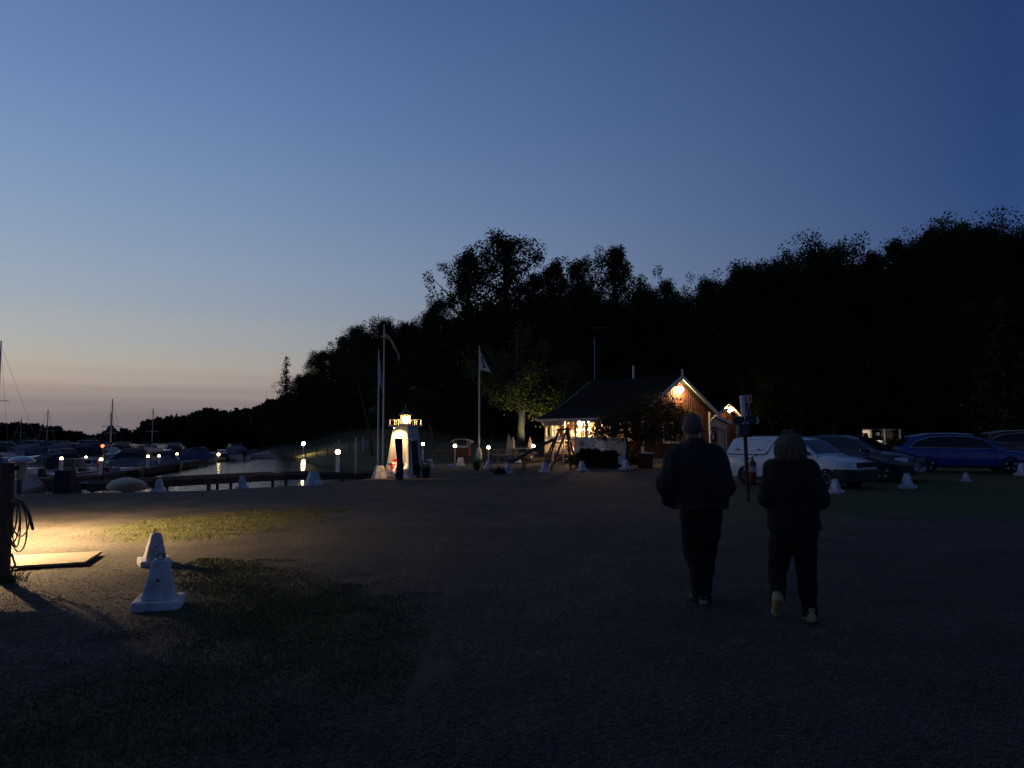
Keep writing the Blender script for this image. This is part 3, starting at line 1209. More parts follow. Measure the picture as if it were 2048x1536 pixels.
LIT_WINDOW = emit('lit_window_glow', (1.0, 0.66, 0.28), 1.6)
LIT_WINDOW2 = emit('dim_window_glow', (1.0, 0.5, 0.18), 0.55)
window(house, (2.35, 0, 1.75), 1.15, 1.05, 'x', None, 2, 3)
window(house, (4.6, 0, 1.75), .8, 1.05, 'x', None, 2, 2)
window(house, (0, 1.2, 1.85), .9, .95, 'y', LIT_WINDOW2, 2, 2)
window(house, (0, 2.6, 1.85), .55, .75, 'y', LIT_WINDOW, 2, 1)
window(house, (0, 4.35, 1.95), .75, .8, 'y', LIT_WINDOW2, 2, 2)
door = MB().box((-.03, 3.45, FL + 1.0), (.06, .9, 2.0)).build('door', BROWNWOOD, house)
MB().box((-.075, 3.12, FL + 1.0), (.05, .03, .14)).build('handle', STEEL, door)

# low annex that closes the far end of the veranda
MB().box((1.5, HL + .78, 1.25), (3.0, 1.5, 2.5)).build('annex', FALU, house)
MB().box((1.45, HL + .85, 2.56), (3.2, 1.75, .1)).build('annex_roof', ROOF, house)
wall_boards(house, (0, HL + .05, 0), (0, 1, 0), 1.4, lambda s: 2.45, (-1, 0, 0))
window(house, (0, HL + .55, 1.9), .6, .75, 'y', LIT_WINDOW, 2, 2)
# veranda along the long wall
VD = 1.25
MB().box((-VD / 2 - .05, HL / 2 + .1, FL - .07), (VD, HL + .1, .13)).build('veranda_floor', BROWNWOOD, house)
mb = MB()
a0, b0 = Vector((-.10, -.45, HE + .10)), Vector((-VD - .28, -.45, 2.52))
mb.poly([a0, b0, b0 + Vector((0, 0, .1)), a0 + Vector((0, 0, .1))], HL + .95, (0, 1, 0))
mb.build('veranda_roof', ROOF, house)
MB().box((-VD - .30, HL / 2 + .02, 2.50), (.035, HL + .95, .16)).build('fascia', PALEBOARD, house)
VP = [0.05, 1.1, 2.2, 3.05, 3.9, 4.85, HL]
for y in VP:
    MB().box((-VD, y, (2.50 + FL) / 2), (.11, .11, 2.46 - FL)).build('veranda_post', CREAM, house)
    for s in (-1, 1):
        MB().beam((-VD, y + s * .05, 2.05), (-VD, y + s * .42, 2.43), .05).build('brace', CREAM, house)
MB().box((-VD, HL / 2, 2.44), (.10, HL + .1, .11)).build('veranda_beam', CREAM, house)
# railings: left bay open with rails, then a crossed bay, then white boarded balustrade
for (y0, y1) in ((4.95, HL - .06), (3.96, 4.79)):
    MB().box((-VD, (y0 + y1) / 2, FL + .92), (.09, y1 - y0, .09)).build('handrail', WHITEWOOD, house)
    MB().box((-VD, (y0 + y1) / 2, FL + .12), (.06, y1 - y0, .08)).build('bottom_rail', WHITEWOOD, house)
    mb = MB()
    for k in range(int((y1 - y0) / .13)):
        yy = y0 + .08 + k * .13
        if y0 > 4.9:
            mb.box((-VD, yy, FL + .5), (.035, .05, .70))
    if mb.v:
        mb.build('balusters', WHITEWOOD, house)['kind'] = 'stuff'
MB().beam((-VD, 3.99, FL + .16), (-VD, 4.76, FL + .86), .05).build('diagonal_rail', WHITEWOOD, house)
MB().beam((-VD - .055, 4.76, FL + .16), (-VD - .055, 3.99, FL + .86), .05).build('diagonal_rail', WHITEWOOD, house)
k = 0
y = 0.02
while y < 3.84:
    MB().box((-VD - .065, y + .055, FL + .36), (.022, .104, 1.14)).build('baluster_board', PALEBOARD, house)
    y += .115
MB().box((-VD - .02, 1.95, FL + .97), (.14, 3.9, .05)).build('handrail', WHITEWOOD, house)
# hatch door and paper notices on the boarded balustrade
hp = MB().box((-VD - .09, 3.3, FL + .42), (.03, .62, .8)).build('hatch', PALEBOARD, house)
MB().box((-VD - .112, 3.3, FL + .6), (.012, .4, .3)).build('hatch_panel', GREYWOOD, hp)
for yy in (1.72, 2.1):
    MB().box((-VD - .083, yy, FL + .30), (.012, .33, .92)).build('notice_board', SIGNWHITE, house)
    nb = MB()
    for r in range(6):
        nb.box((-VD - .0915, yy + random.uniform(-.03, .03), FL + .62 - r * .12), (.004, .22, .03))
    nb.build('notice_print', mat('faded_print', (.2, .25, .35), .7), house)['kind'] = 'stuff'
# awning valance at the left end of the veranda
av = MB()
for i in range(9):
    yy = 4.95 + i * .16
    av.box((-VD - .06 - .02 * (i % 2), yy + .08, 2.28), (.02, .15, .24))
av.build('awning_valance', mat('grey_awning_cloth', (.20, .20, .20), .9), house)
# stair up to the veranda
for i in range(3):
    MB().box((-VD - .25 - .27 * i, 4.35, FL - .12 - .17 * i), (.28, .8, .045)).build('step', BROWNWOOD, house)
for yy in (3.92, 4.78):
    MB().beam((-VD - .1, yy, FL - .1), (-VD - .95, yy, .02), .05, .2).build('stringer', BROWNWOOD, house)
    MB().beam((-VD - .1, yy, FL + .85), (-VD - .95, yy, .92), .05, .07).build('stair_rail', WHITEWOOD, house)
    MB().box((-VD - .95, yy, .5), (.07, .07, .95)).build('stair_post', WHITEWOOD, house)
MB().box((.3, -.004, .14), (0.02, .02, .02))
MB().box((HW / 2, -.02, .16), (HW, .05, .32)).build('plinth', CONCRETE, house)
# posters on the wall under the veranda lamp
for yy, zz, w_, h_ in ((4.9, 1.75, .35, .45), (5.4, 1.7, .3, .4), (3.85, 1.9, .2, .3)):
    MB().box((-.035, yy, zz), (.02, w_, h_)).build('wall_poster', SIGNWHITE, house)


def wall_lamp(name, label, loc, rz, r, strength, col, power, bracket=.16):
    t = thing(name, label, 'lamp', loc, rz)
    MB().box((0, .02, .02), (.1, .03, .18)).build('back_plate', BLACKMETAL, t)
    MB().tube([(0, 0, .05), (0, -bracket * .6, .1), (0, -bracket, .06)], .014, 6).build('bracket', BLACKMETAL, t)
    MB().lathe([(.01, .12), (.05, .11), (.13, .04), (.135, .03)], (0, -bracket, -.01), 14).build('lamp_shade', STEEL, t, smooth=True)
    MB().ball((0, -bracket - r * .5, -.05 - r * .5), r, 14, 10).build('bulb', emit(name + '_glow', col, bulb_strength(power, r)), t, smooth=True)
    return t


def h2w(x, y, z):
    p = Matrix.Rotation(HA, 4, 'Z') @ Vector((x, y, z))
    return (p.x + HX, p.y + HY, p.z + HG)


wall_lamp('gable_lamp', 'glowing round lamp high on the gable of the red house', h2w(HW / 2, -.035, 4.33), HA, .17, 60, (1.0, .66, .28), 420)
vl = wall_lamp('veranda_lamp', 'bright warm lamp hanging under the veranda roof of the red house', h2w(-.35, 4.25, 2.42), HA - PI / 2, .14, 60, (1.0, .56, .22), 620, .12)

# cream lean-to behind the gable corner
ln = thing('lean_to_porch', 'cream boarded lean-to porch attached behind the right corner of the red house', 'porch', h2w(HW + .06, .15, 0), HA)
mb = MB()
mb.poly([(0.02, 0, 2.2), (1.95, 0, 1.95), (1.95, 0, 2.32), (0.02, 0, 2.86)], .06, (0, 1, 0))
mb.build('gable_boards', CREAM, ln)
mb = MB()
mb.poly([(-.0, -.2, 2.93), (2.2, -.2, 2.32), (2.2, -.2, 2.41), (0, -.2, 3.02)], 2.4, (0, 1, 0))
mb.build('roof', ROOF, ln)
bb = MB().poly([(0, -.23, 2.86), (2.22, -.23, 2.25), (2.22, -.23, 2.42), (0, -.23, 3.03)], .03, (0, 1, 0)).build('bargeboard', WHITEWOOD, ln)
for x in (.25, 1.1, 1.88):
    MB().box((x, .03, 1.0), (.11, .11, 2.0)).build('post', CREAM, ln)
for x, s in ((.31, 1), (1.05, -1), (1.16, 1), (1.82, -1)):
    MB().beam((x, .03, 1.72), (x + s * .28, .03, 1.98), .06).build('brace', CREAM, ln)
for i in range(9):
    MB().box((1.2 + i * .075, .12, 1.0), (.066, .02, 1.96)).build('board', CREAM, ln)
MB().box((1.0, 1.6, 1.1), (1.9, .05, 2.2)).build('inner_wall', FALU, ln)
sg = MB().box((.70, .1, 1.55), (.5, .03, .62)).build('restroom_sign', mat('dark_brown_sign', (.05, .015, .01), .6), ln)
MB().ball((.70, .08, 1.72), .06, 10, 6).build('figure_head', SIGNWHITE, sg)
MB().box((.70, .08, 1.5), (.14, .02, .26)).build('figure_body', SIGNWHITE, sg)

# small red shed with a lamp in its gable
SY = 60.0
sx0 = PX(1457, SY)
shed = thing('red_shed', 'small red shed with white bargeboards and a bright gable lamp, right of the house', 'shed', (sx0, SY, gz(sx0, SY)), R(4))
SG = gz(sx0, SY)
SR, SE, SWD = PZ(812, SY) - SG + .05, PZ(838, SY) - SG, 2.3
MB().poly([(-SWD / 2, 0, 0), (SWD / 2, 0, 0), (SWD / 2, 0, SE), (0, 0, SR), (-SWD / 2, 0, SE)], .1, (0, 1, 0)).build('gable_wall', FALU, shed)
for s in (-1, 1):
    MB().box((s * (SWD / 2 - .05), 1.6, SE / 2), (.1, 3.0, SE)).build('side_wall', FALU, shed)
    a, b = Vector((0, -.25, SR + .03)), Vector((s * (SWD / 2 + .3), -.25, SR + .03 + (SE - SR) * (SWD / 2 + .3) / (SWD / 2)))
    MB().poly([a, b, b + Vector((0, 0, .08)), a + Vector((0, 0, .08))], 3.6, (0, 1, 0)).build('roof', ROOF, shed)
    MB().poly([a + Vector((0, -.03, -.10)), b + Vector((0, -.03, -.10)), b + Vector((0, -.03, .10)), a + Vector((0, -.03, .10))], .025, (0, 1, 0)).build('bargeboard', WHITEWOOD, shed)
wall_boards(shed, (-SWD / 2, 0, 0), (1, 0, 0), SWD, lambda s: SE + (SR - SE) * (1 - abs(s - SWD / 2) / (SWD / 2)), (0, -1, 0), w=.15)
# little gabled canopy in front of its door
for s in (-1, 1):
    a, b = Vector((-.35, -1.0, 2.55)), Vector((-.35 + s * .75, -1.0, 2.05))
    MB().poly([a, b, b + Vector((0, 0, .06)), a + Vector((0, 0, .06))], 1.0, (0, 1, 0)).build('canopy_roof', mat('lit_canopy_slope', (.4, .38, .3), .5) if s < 0 else ROOF, shed)  # left slope coloured paler, lamplight put into its colour
for x in (-1.0, .32):
    MB().box((x, -.9, 1.0), (.09, .09, 2.1)).build('canopy_post', CREAM, shed)
    MB().beam((x, -.85, 1.55), (x + (.3 if x < 0 else -.3), -.85, 2.0), .05).build('brace', CREAM, shed)
MB().box((-.35, -.03, .95), (.8, .05, 1.9)).build('door', BROWNWOOD, shed)
wall_lamp('shed_lamp', 'dazzling white lamp at the gable peak of the small red shed', (sx0, SY - .10, SG + SR - .22), R(4), .19, 90, (1.0, .66, .28), 140, .30)

# tall thin radio mast behind the house
am_y = 52.0
ax_ = PX(1190, am_y)
ant = thing('antenna_mast', 'thin antenna mast with a crossbar standing behind the house roof', 'antenna', (ax_, am_y, gz(ax_, am_y)))
MB().tube([(0, 0, 0), (0, 0, PZ(675, am_y) - gz(ax_, am_y))], .022, 6).build('mast', STEEL, ant)
MB().tube([(-.25, 0, PZ(674, am_y)), (1.1, 0, PZ(674, am_y))], .012, 5).build('crossbar', STEEL, ant)

# ------------------------------------------------------------------ small lighthouse
lp = G(806, 956)
LH = thing('lighthouse', 'small white wooden lighthouse with a glowing lantern by the shore', 'lighthouse', (lp.x, lp.y + .55, lp.z), R(-27))
LB, LT, LHH = 1.02, .60, PZ(853, lp.y + .5) - lp.z
hb, ht = LB / 2, LT / 2
LHW = mat('white_lighthouse_boards', (.68, .66, .60), .6, .2, 4, .25, 30)
body = MB()
n_c = 7
for i in range(n_c):
    pass
body.loft([[(-hb, -hb, .06), (hb, -hb, .06), (hb, hb, .06), (-hb, hb, .06)], [(-ht, -ht, LHH), (ht, -ht, LHH), (ht, ht, LHH), (-ht, ht, LHH)]])
body.build('tower', LHW, LH)
MB().box((0, 0, .03), (LB + .16, LB + .16, .14)).build('plinth', WHITEWOOD, LH, bevel=.01)
k_ = lambda z: hb + (ht - hb) * (z - .06) / (LHH - .06)
for sx_, sy_ in ((-1, -1), (1, -1), (1, 1), (-1, 1)):
    MB().beam((sx_ * hb, sy_ * hb, .1), (sx_ * ht, sy_ * ht, LHH), .07).build('corner_trim', WHITEWOOD, LH)
zb_ = .55
MB().box((0, -k_(zb_) - .02, zb_), (2 * k_(zb_) + .03, .05, .05)).build('ledge', WHITEWOOD, LH)
MB().box((0, 0, LHH + .03), (LT + .34, LT + .34, .06)).build('gallery_deck', WHITEWOOD, LH)
g2 = ht + .13
for i in range(12):
    s, q = divmod(i, 3)
    u = -g2 + 2 * g2 * q / 3
    px_, py_ = [(u, -g2), (g2, u), (-u, g2), (-g2, -u)][s]
    MB().box((px_, py_, LHH + .16), (.03, .03, .22)).build('railing_post', WHITEWOOD, LH)
for z in (LHH + .27,):
    for s in range(4):
        ex = (2 * g2 + .03, .03) if s % 2 == 0 else (.03, 2 * g2 - .03)
        cxy = [(0, -g2), (g2, 0), (0, g2), (-g2, 0)][s]
        MB().box((cxy[0], cxy[1], z), (ex[0], ex[1], .03)).build('rail', WHITEWOOD, LH)
lr, lz = .19, LHH + .06
for i in range(6):
    a = i * PI / 3 + .2
    MB().box((lr * math.cos(a), lr * math.sin(a), lz + .19), (.02, .02, .38)).build('lantern_bar', WHITEWOOD, LH)
MB().lathe([(lr + .02, 0), (lr + .02, .05)], (0, 0, lz), 18).build('lantern_sill', WHITEWOOD, LH)
MB().lathe([(lr - .012, .05), (lr - .012, .37)], (0, 0, lz), 18).build('lantern_glass', GLASS_CLEAR, LH)
MB().lathe([(lr + .09, .38), (lr + .09, .41), (.10, .50), (.085, .60), (.02, .62)], (0, 0, lz), 18).build('lantern_roof', BLACKMETAL, LH, smooth=True)
MB().tube([(0, 0, lz + .62), (0, 0, lz + .85)], .008, 5).build('spike', STEEL, LH)
MB().ball((.02, -.02, lz + .19), .125, 14, 10).build('lantern_bulb', emit('lantern_glow', (1.0, .47, .13), bulb_strength(150, .125)), LH, smooth=True)
# spotlight under the gallery washing the front face, and one at the foot
fz = LHH - .08
sp = MB().lathe([(.035, 0), (.05, -.07), (.048, -.075)], (-.05, -ht - .36, fz + .09), 10).build('spotlight', BLACKMETAL, LH)
MB().ball((-.05, -ht - .36, fz + .03), .028, 8, 6).build('spotlight_bulb', emit('spot_glow', (1.0, .85, .5), 60), sp)
MB().beam((-.05, -ht - .0, LHH + .02), (-.05, -ht - .34, LHH + .02), .03).build('spotlight_arm', BLACKMETAL, LH)
lamp_light('wash_light', (-.05, -ht - .36, fz - .02), 115, (1.0, .60, .24), .03, LH, R(130), (0, .45, -1), .9)
lamp_light('foot_light', (.22, -hb - .28, .16), 35, (1.0, .70, .34), .03, LH, R(120), (-.3, .5, .9), .8)
MB().lathe([(.05, 0), (.05, .07), (.04, .08)], (.22, -hb - .28, .05), 10).build('foot_spotlight', BLACKMETAL, LH)
# dark door on the right-hand side, with white frame and a sign over it
dz0, dz1 = .12, 1.38
dpts = [(k_(dz0) + .012, -.22, dz0), (k_(dz0) + .012, .22, dz0), (k_(dz1) + .012, .20, dz1), (k_(dz1) + .012, -.20, dz1)]
MB().poly(dpts, .03, (1, 0, .25)).build('door', mat('dark_stained_door', (.03, .018, .014), .6), LH)
for s in (-1, 1):
    MB().beam((k_(dz0) + .02, s * .26, dz0), (k_(dz1) + .02, s * .24, dz1), .05).build('door_frame', WHITEWOOD, LH)
MB().box((k_(dz1) + .08, 0, dz1 + .07), (.16, .62, .04), ry=R(12)).build('door_hood', WHITEWOOD, LH)
MB().box((k_(1.62) + .02, 0, 1.62), (.03, .34, .2), ry=R(-14)).build('small_sign', LHW, LH)
text_obj('N', .15, BLACKMETAL, LH, (k_(1.62) + .045, 0, 1.62), (R(90 - 14), 0, R(90)))
# low white board at the left foot with a scrawled name
sgn = MB().box((-.28, -hb - .06, .26), (.42, .03, .42), rx=R(-8)).build('name_board', WHITEWOOD, LH)
mb = MB()
pts = [(-.44 + .30 * t, -hb - .085 - .0, .14 + .03 * math.sin(t * 26) + .02 * math.sin(t * 61)) for t in np.linspace(0, 1, 40)]
mb.tube(pts, .007, 5)
mb.build('script_lettering', BLACKMETAL, sgn)


def to_w(root, p):
    M = Matrix.Translation(root.location) @ Matrix.Rotation(root.rotation_euler.z, 4, 'Z')
    return M @ Vector(p)


# life ring hung on the front face
rp_ = to_w(LH, (0.02, -k_(.46) - .09, .47))
ring = thing('life_ring', 'red and white life ring hung on the front of the lighthouse', 'life ring', rp_, R(-27))
for i in range(8):
    mb = MB()
    a0_, a1_ = i * PI / 4 - .18, (i + 1) * PI / 4 - .18
    if i % 2:
        a0_, a1_ = a0_ + .18, a1_ - .18
    else:
        a0_, a1_ = a0_ - .18, a1_ + .18
    mb.tube([(.215 * math.cos(a), 0, .215 * math.sin(a)) for a in np.linspace(a0_, a1_, 7)], .062, 10)
    mb.build('red_segment' if i % 2 == 0 else 'white_segment', SIGNRED if i % 2 == 0 else SIGNWHITE, ring, smooth=True)
# dark tall info pillar in front of the ring
tp_ = G(799, 958)
tot = thing('banner_post', 'tall dark blue banner post in front of the lighthouse', 'post', (tp_.x, tp_.y - .1, tp_.z), R(-20))
hT = PZ(877, tp_.y) - tp_.z
bn = MB()
ringz = []
for t in np.linspace(0, 1, 9):
    wv = .125 + .02 * math.sin(t * 7 + 1)
    off = .03 * math.sin(t * 5)
    ringz.append([(-wv + off, -.035, t * hT), (wv + off + .05 * max(0, math.sin((t - .45) * 6)) * (t > .45), -.035, t * hT), (wv + off, .035, t * hT), (-wv + off, .035, t * hT)])
bn.loft(ringz)
bn.build('banner', NAVY, tot)
MB().lathe([(.17, 0), (.17, .03), (.03, .05)], (0, 0, 0), 14).build('foot', BLACKMETAL, tot)
mk = MB()
for t in np.linspace(.12, .9, 9):
    mk.box((.03 * math.sin(t * 5), -.04, t * hT), (.05, .006, .05), ry=t * 3)
mk.build('banner_print', mat('dim_blue_print', (.05, .07, .14), .7), tot)['kind'] = 'stuff'

# ------------------------------------------------------------------ flagpoles
def flagpole(label, px, base_py, top_py, Y=None, r=.05, base='plain'):
    if Y is None:
        b = G(px, base_py)
    else:
        x = PX(px, Y)
        b = Vector((x, Y, gz(x, Y)))
    t = thing('flagpole', label, 'flagpole', b, 0, 'white flagpoles')
    h = PZ(top_py, b.y) - b.z
    MB().tube([(0, 0, 0), (0, 0, h * .5), (0, 0, h)], [r, r * .85, r * .5], 10).build('pole', PAINTWHITE, t, smooth=True)
    MB().ball((0, 0, h + .04), .05, 10, 6).build('knob', PAINTWHITE, t)
    MB().tube([(r + .02, -.02, 1.0), (r * .6 + .02, -.02, h - .05)], .006, 4).build('halyard', PAINTWHITE, t)
    if base == 'bollard':
        MB().lathe([(.2, 0), (.2, .3), (.12, .7), (.1, .72)], (0, 0, 0), 12).build('pole_sleeve', CONEPAINT, t)
    else:
        MB().box((.07, 0, .35), (.05, .1, .75)).build('pole_bracket', STEEL, t)
    return b, h


fb1, fh1 = flagpole('tallest white flagpole, with a limp yellow pennant, left of the lighthouse', 765, 946, 652)
fb2, fh2 = flagpole('shorter white flagpole just left of the tallest one, by the lighthouse', 755, 945, 702)
fb3, fh3 = flagpole('white flagpole on the far lawn between the lighthouse and the house', 958, 919, 695, base='bollard')


def cloth(name, label, rows, m, cat='flag', thick=.006):
    """rows: list of (left point, right point); a sheet with a little thickness"""
    mb = MB()
    pts, pt2 = [], []
    nC = 7
    for i, (a, b) in enumerate(rows):
        a, b = Vector(a), Vector(b)
        for k in range(nC):
            t = k / (nC - 1)
            p = a.lerp(b, t) + Vector((0, .09 * math.sin(t * 6 + i * .8) * t, 0))
            pts.append(p)
    n = len(pts)
    vs = pts + [p + Vector((.002, thick, 0)) for p in pts]
    fs = []
    for i in range(len(rows) - 1):
        for k in range(nC - 1):
            q = i * nC + k
            fs += [(q, q + 1, q + nC + 1, q + nC), (n + q + nC, n + q + nC + 1, n + q + 1, n + q)]
    mb.add(vs, fs)
    o = mb.build(name, m, None, smooth=True)
    return tag(o, label, cat)


Yp = fb1.y
cl_rows = []
for (ax, ay), (bx, by) in (((766, 662), (766, 674)), ((771, 665), (772, 677)), ((776, 670), (777, 679)), ((781, 675), (780, 681)), ((786, 684), (783, 688)), ((790, 692), (787, 697)),
                           ((795, 701), (792, 703)), ((799, 707), (795, 709)), ((800, 714), (796, 716)), ((797, 723), (795.5, 724))):
    cl_rows.append((P(ax, ay, Yp), P(bx, by, Yp + .05)))
cloth('pennant', 'long yellow and blue pennant drooping from the tallest flagpole', cl_rows, mat('faded_yellow_pennant', (.50, .38, .14), .8, .4, 2.0, col2=(.22, .21, .20)), 'pennant')
Yp = fb2.y
cl_rows = [(P(755.5, 704, Yp), P(756.5, 705, Yp)), (P(755.5, 718, Yp), P(759, 716, Yp)), (P(755.5, 732, Yp), P(761, 734, Yp)), (P(755.5, 748, Yp), P(762, 752, Yp)), (P(756, 762, Yp), P(763, 772, Yp)),
           (P(759, 768, Yp), P(764, 782, Yp))]
cloth('flag', 'limp blue and white flag on the shorter flagpole left of the lighthouse', cl_rows, mat('pale_blue_flag', (.40, .44, .60), .8, .3, 1.2, col2=(.50, .40, .42)))
Yp = fb3.y
tri = [(P(958.5, 698, Yp), P(959.5, 701, Yp)), (P(958.5, 712, Yp), P(965, 711, Yp)), (P(958.5, 726, Yp), P(971, 724, Yp)), (P(958.5, 740, Yp), P(977, 735, Yp)), (P(966, 741, Yp), P(982, 745, Yp))]
flag3 = cloth('flag', 'white flag with a dark blue emblem on the flagpole of the far lawn', tri, mat('white_flag', (.60, .60, .64), .8, .15, 2))
em = MB()
e_ = [P(962, 712, Yp - .12), P(965.5, 713, Yp - .12), P(970, 733, Yp - .12), P(973.5, 735, Yp - .12), P(965, 736, Yp - .12), P(966.5, 733, Yp - .12)]
em.poly(e_, .008, (0, 1, 0))
em_o = em.build('emblem', mat('dark_blue_print', (.03, .045, .12), .8), flag3)

# ------------------------------------------------------------------ globe lamps


def globe_lamp(label, px, py, Y, base_z, r=.11, kind='bollard', power=6.0, group='globe lamps'):
    p = P(px, py, Y)
    t = thing('globe_lamp', label, 'lamp', (p.x, Y, base_z), 0, group)
    h = p.z - base_z
    if kind == 'bollard':
        MB().lathe([(.10, 0), (.10, .03), (.085, .05), (.085, h - r - .03), (.10, h - r - .02), (.10, h - r + .03)], (0, 0, 0), 14).build('post', PAINTWHITE, t, smooth=True)
    else:
        MB().lathe([(.07, 0), (.07, .04), (.03, .08), (.03, h - r - .05), (.06, h - r - .03), (.06, h - r + .02)], (0, 0, 0), 10).build('post', STEEL, t, smooth=True)
    MB().ball((0, 0, h), r, 14, 10).build('globe', emit('globe_glow_%d_%d' % (power * 10, r * 1000), GLOBECOL, bulb_strength(power, r)), t, smooth=True)
    MB().lathe([(.03, 0), (.035, .02), (.01, .03)], (0, 0, h + r - .008), 8).build('cap', STEEL, t)
    return t


def on_ground(px, Y):
    return gz(PX(px, Y), Y)


globe_lamp('globe lamp on a thick white post at the end of the shore boardwalk', 675.5, 904, 37.4, -.22, .12, 'bollard', 16)
for px, py, Y, lab in ((846, 888, 44, 'globe lamp on the lawn just right of the lighthouse'), (910, 892, 40, 'globe lamp on a post beside the small cart with the curved roof'),
                       (977, 895, 43, 'globe lamp on the lawn right of the far flagpole'), (1067, 892, 46, 'globe lamp beside the closed parasol and the lit tree trunk')):
    globe_lamp(lab, px, py, Y, on_ground(px, Y), .085, 'post', 16)
pl_y = 84.0
px_ = PX(607, pl_y)
t_ = globe_lamp('bright path lamp standing alone at the water edge below the wood', 607, 887, pl_y, gz(px_, pl_y) + .0, .16, 'post', 420)

# spotlight in the grass that lights the old tree
ty_ = 54.2
tx_ = PX(1061, ty_)
gs = thing('ground_spotlight', 'small bright ground spotlight at the foot of the lit tree', 'lamp', (tx_, ty_, gz(tx_, ty_)))
MB().lathe([(.08, 0), (.10, .12), (.09, .14)], (0, 0, 0), 12).build('housing', BLACKMETAL, gs)
MB().lathe([(.07, .13), (.07, .155)], (0, 0, 0), 12).build('lens', emit('spot_lens', (1.0, .86, .56), 14), gs)
lamp_light('light', (0, 0, .2), 480, (1.0, .84, .50), .06, gs, R(125), (.12, .45, 1), .7)
# ------------------------------------------------------------------ white concrete cones
def cone_data(slab):
    mb = MB()
    if slab:
        mb.box((0, 0, .05), (.42, .42, .10))
        z0 = .10
        mb.loft([[(-.145, -.145, .098), (.145, -.145, .098), (.145, .145, .098), (-.145, .145, .098)],
                 [(-.066, -.066, .46), (.066, -.066, .46), (.066, .066, .46), (-.066, .066, .46)]])
    else:
        mb.loft([[(-.25, -.25, 0), (.25, -.25, 0), (.25, .25, 0), (-.25, .25, 0)],
                 [(-.115, -.115, .46), (.115, -.115, .46), (.115, .115, .46), (-.115, .115, .46)]])
    return mb


def hook_mb():
    mb = MB()
    mb.tube([(0.03 * math.cos(a), 0, .485 + .03 * math.sin(a)) for a in np.linspace(-.6, PI + .6, 9)], .007, 6)
    mb.lathe([(.035, .458), (.035, .468)], (0, 0, 0), 10)
    return mb


def hole_mb(slab):
    mb = MB()
    s = .105 if slab else .185
    mb.lathe([(.014, 0), (.014, .012)], (0, 0, 0), 8, Matrix.Translation((.0, -s - .002, .28)) @ Matrix.Rotation(R(90 - (12 if slab else 16)), 4, 'X'))
    return mb


CONES = {}
for kk, sl in (('slab', True), ('plain', False)):
    a = cone_data(sl).build('concrete_body', CONEPAINT, None)
    b = hook_mb().build('lifting_eye', BLACKMETAL, None)
    c = hole_mb(sl).build('bolt_hole', BLACKMETAL, None)
    CONES[kk] = (a.data, b.data, c.data)
    for o in (a, b, c):
        bpy.data.objects.remove(o)


def cone(label, px, py, h=.47, kind='slab', rz=.3, Y=None, tilt=0.0):
    tilt = tilt or random.uniform(-.05, .05)
    p = G(px, py) if Y is None else Vector((PX(px, Y), Y, on_ground(px, Y)))
    t = thing('concrete_cone', label, 'cone', (p.x, p.y, p.z - .012), rz, 'white concrete cones around the yard', h / .46)
    t.rotation_euler = (tilt, tilt * .5, rz)
    for nm, me in zip(('concrete_body', 'lifting_eye', 'bolt_hole'), CONES[kind]):
        o = bpy.data.objects.new(nm, me)
        C.objects.link(o)
        o.parent = t
        if nm == 'concrete_body':
            md = o.modifiers.new('edge', 'BEVEL')
            md.width = .018
            md.segments = 2
    return t


cone('nearest white concrete cone, on a square slab in the left foreground', 318, 1213, .455, 'slab', R(14), tilt=.02)
cone('white cone directly behind the nearest one, lit by the post lamp', 309, 1129, .40, 'slab', R(32))
cone('white cone at the shore in front of the overturned rowing boat', 318, 984, .40, 'slab', R(10))
cone('broad white cone at the shore half hidden by a dark mooring post', 485, 976, .42, 'slab', R(20))
cone('plain white cone without slab on the gravel edge before the boardwalk', 627, 968, .47, 'plain', R(28))
cone('white cone at the foot of the two flagpoles left of the lighthouse', 759, 957, .50, 'plain', R(24))
cone('grey white cone right in front of the lighthouse face', 812, 957, .37, 'plain', R(-20))
cone('white cone on the lawn edge right of the lighthouse flower pots', 859, 936, .46, 'plain', R(10))
cone('white cone before the small cart with the curved roof', 921, 932, .46, 'plain', R(5))
cone('white cone below the far flagpole, left of the low iron bench', 976, 937, .42, 'slab', R(20))
cone('white cone beside the low dark flower tub', 1015, 947, .46, 'slab', R(35))
cone('white cone at the left foot of the climbing frame', 1089, 945, .46, 'slab', R(12))
cone('white cone between the climbing frame and the hedge', 1164, 942, .46, 'slab', R(30))
cone('white cone with a pale sign leaning on it right of the hedge', 1251, 939, .50, 'slab', R(40))
cone('white cone on the grass in front of the white pickup', 1671, 986, .40, 'slab', R(40))
cone('white cone on its slab in front of the dark car', 1815, 977, .47, 'slab', R(45))
cone('low rounded white cone in front of the blue car', 1932, 963, .30, 'slab', R(25))
cone('white cone cut by the right edge of the picture', 2046, 951, .47, 'slab', R(15))
cone('small white cone among the garden benches', 1037, 926, .34, 'plain', R(15))

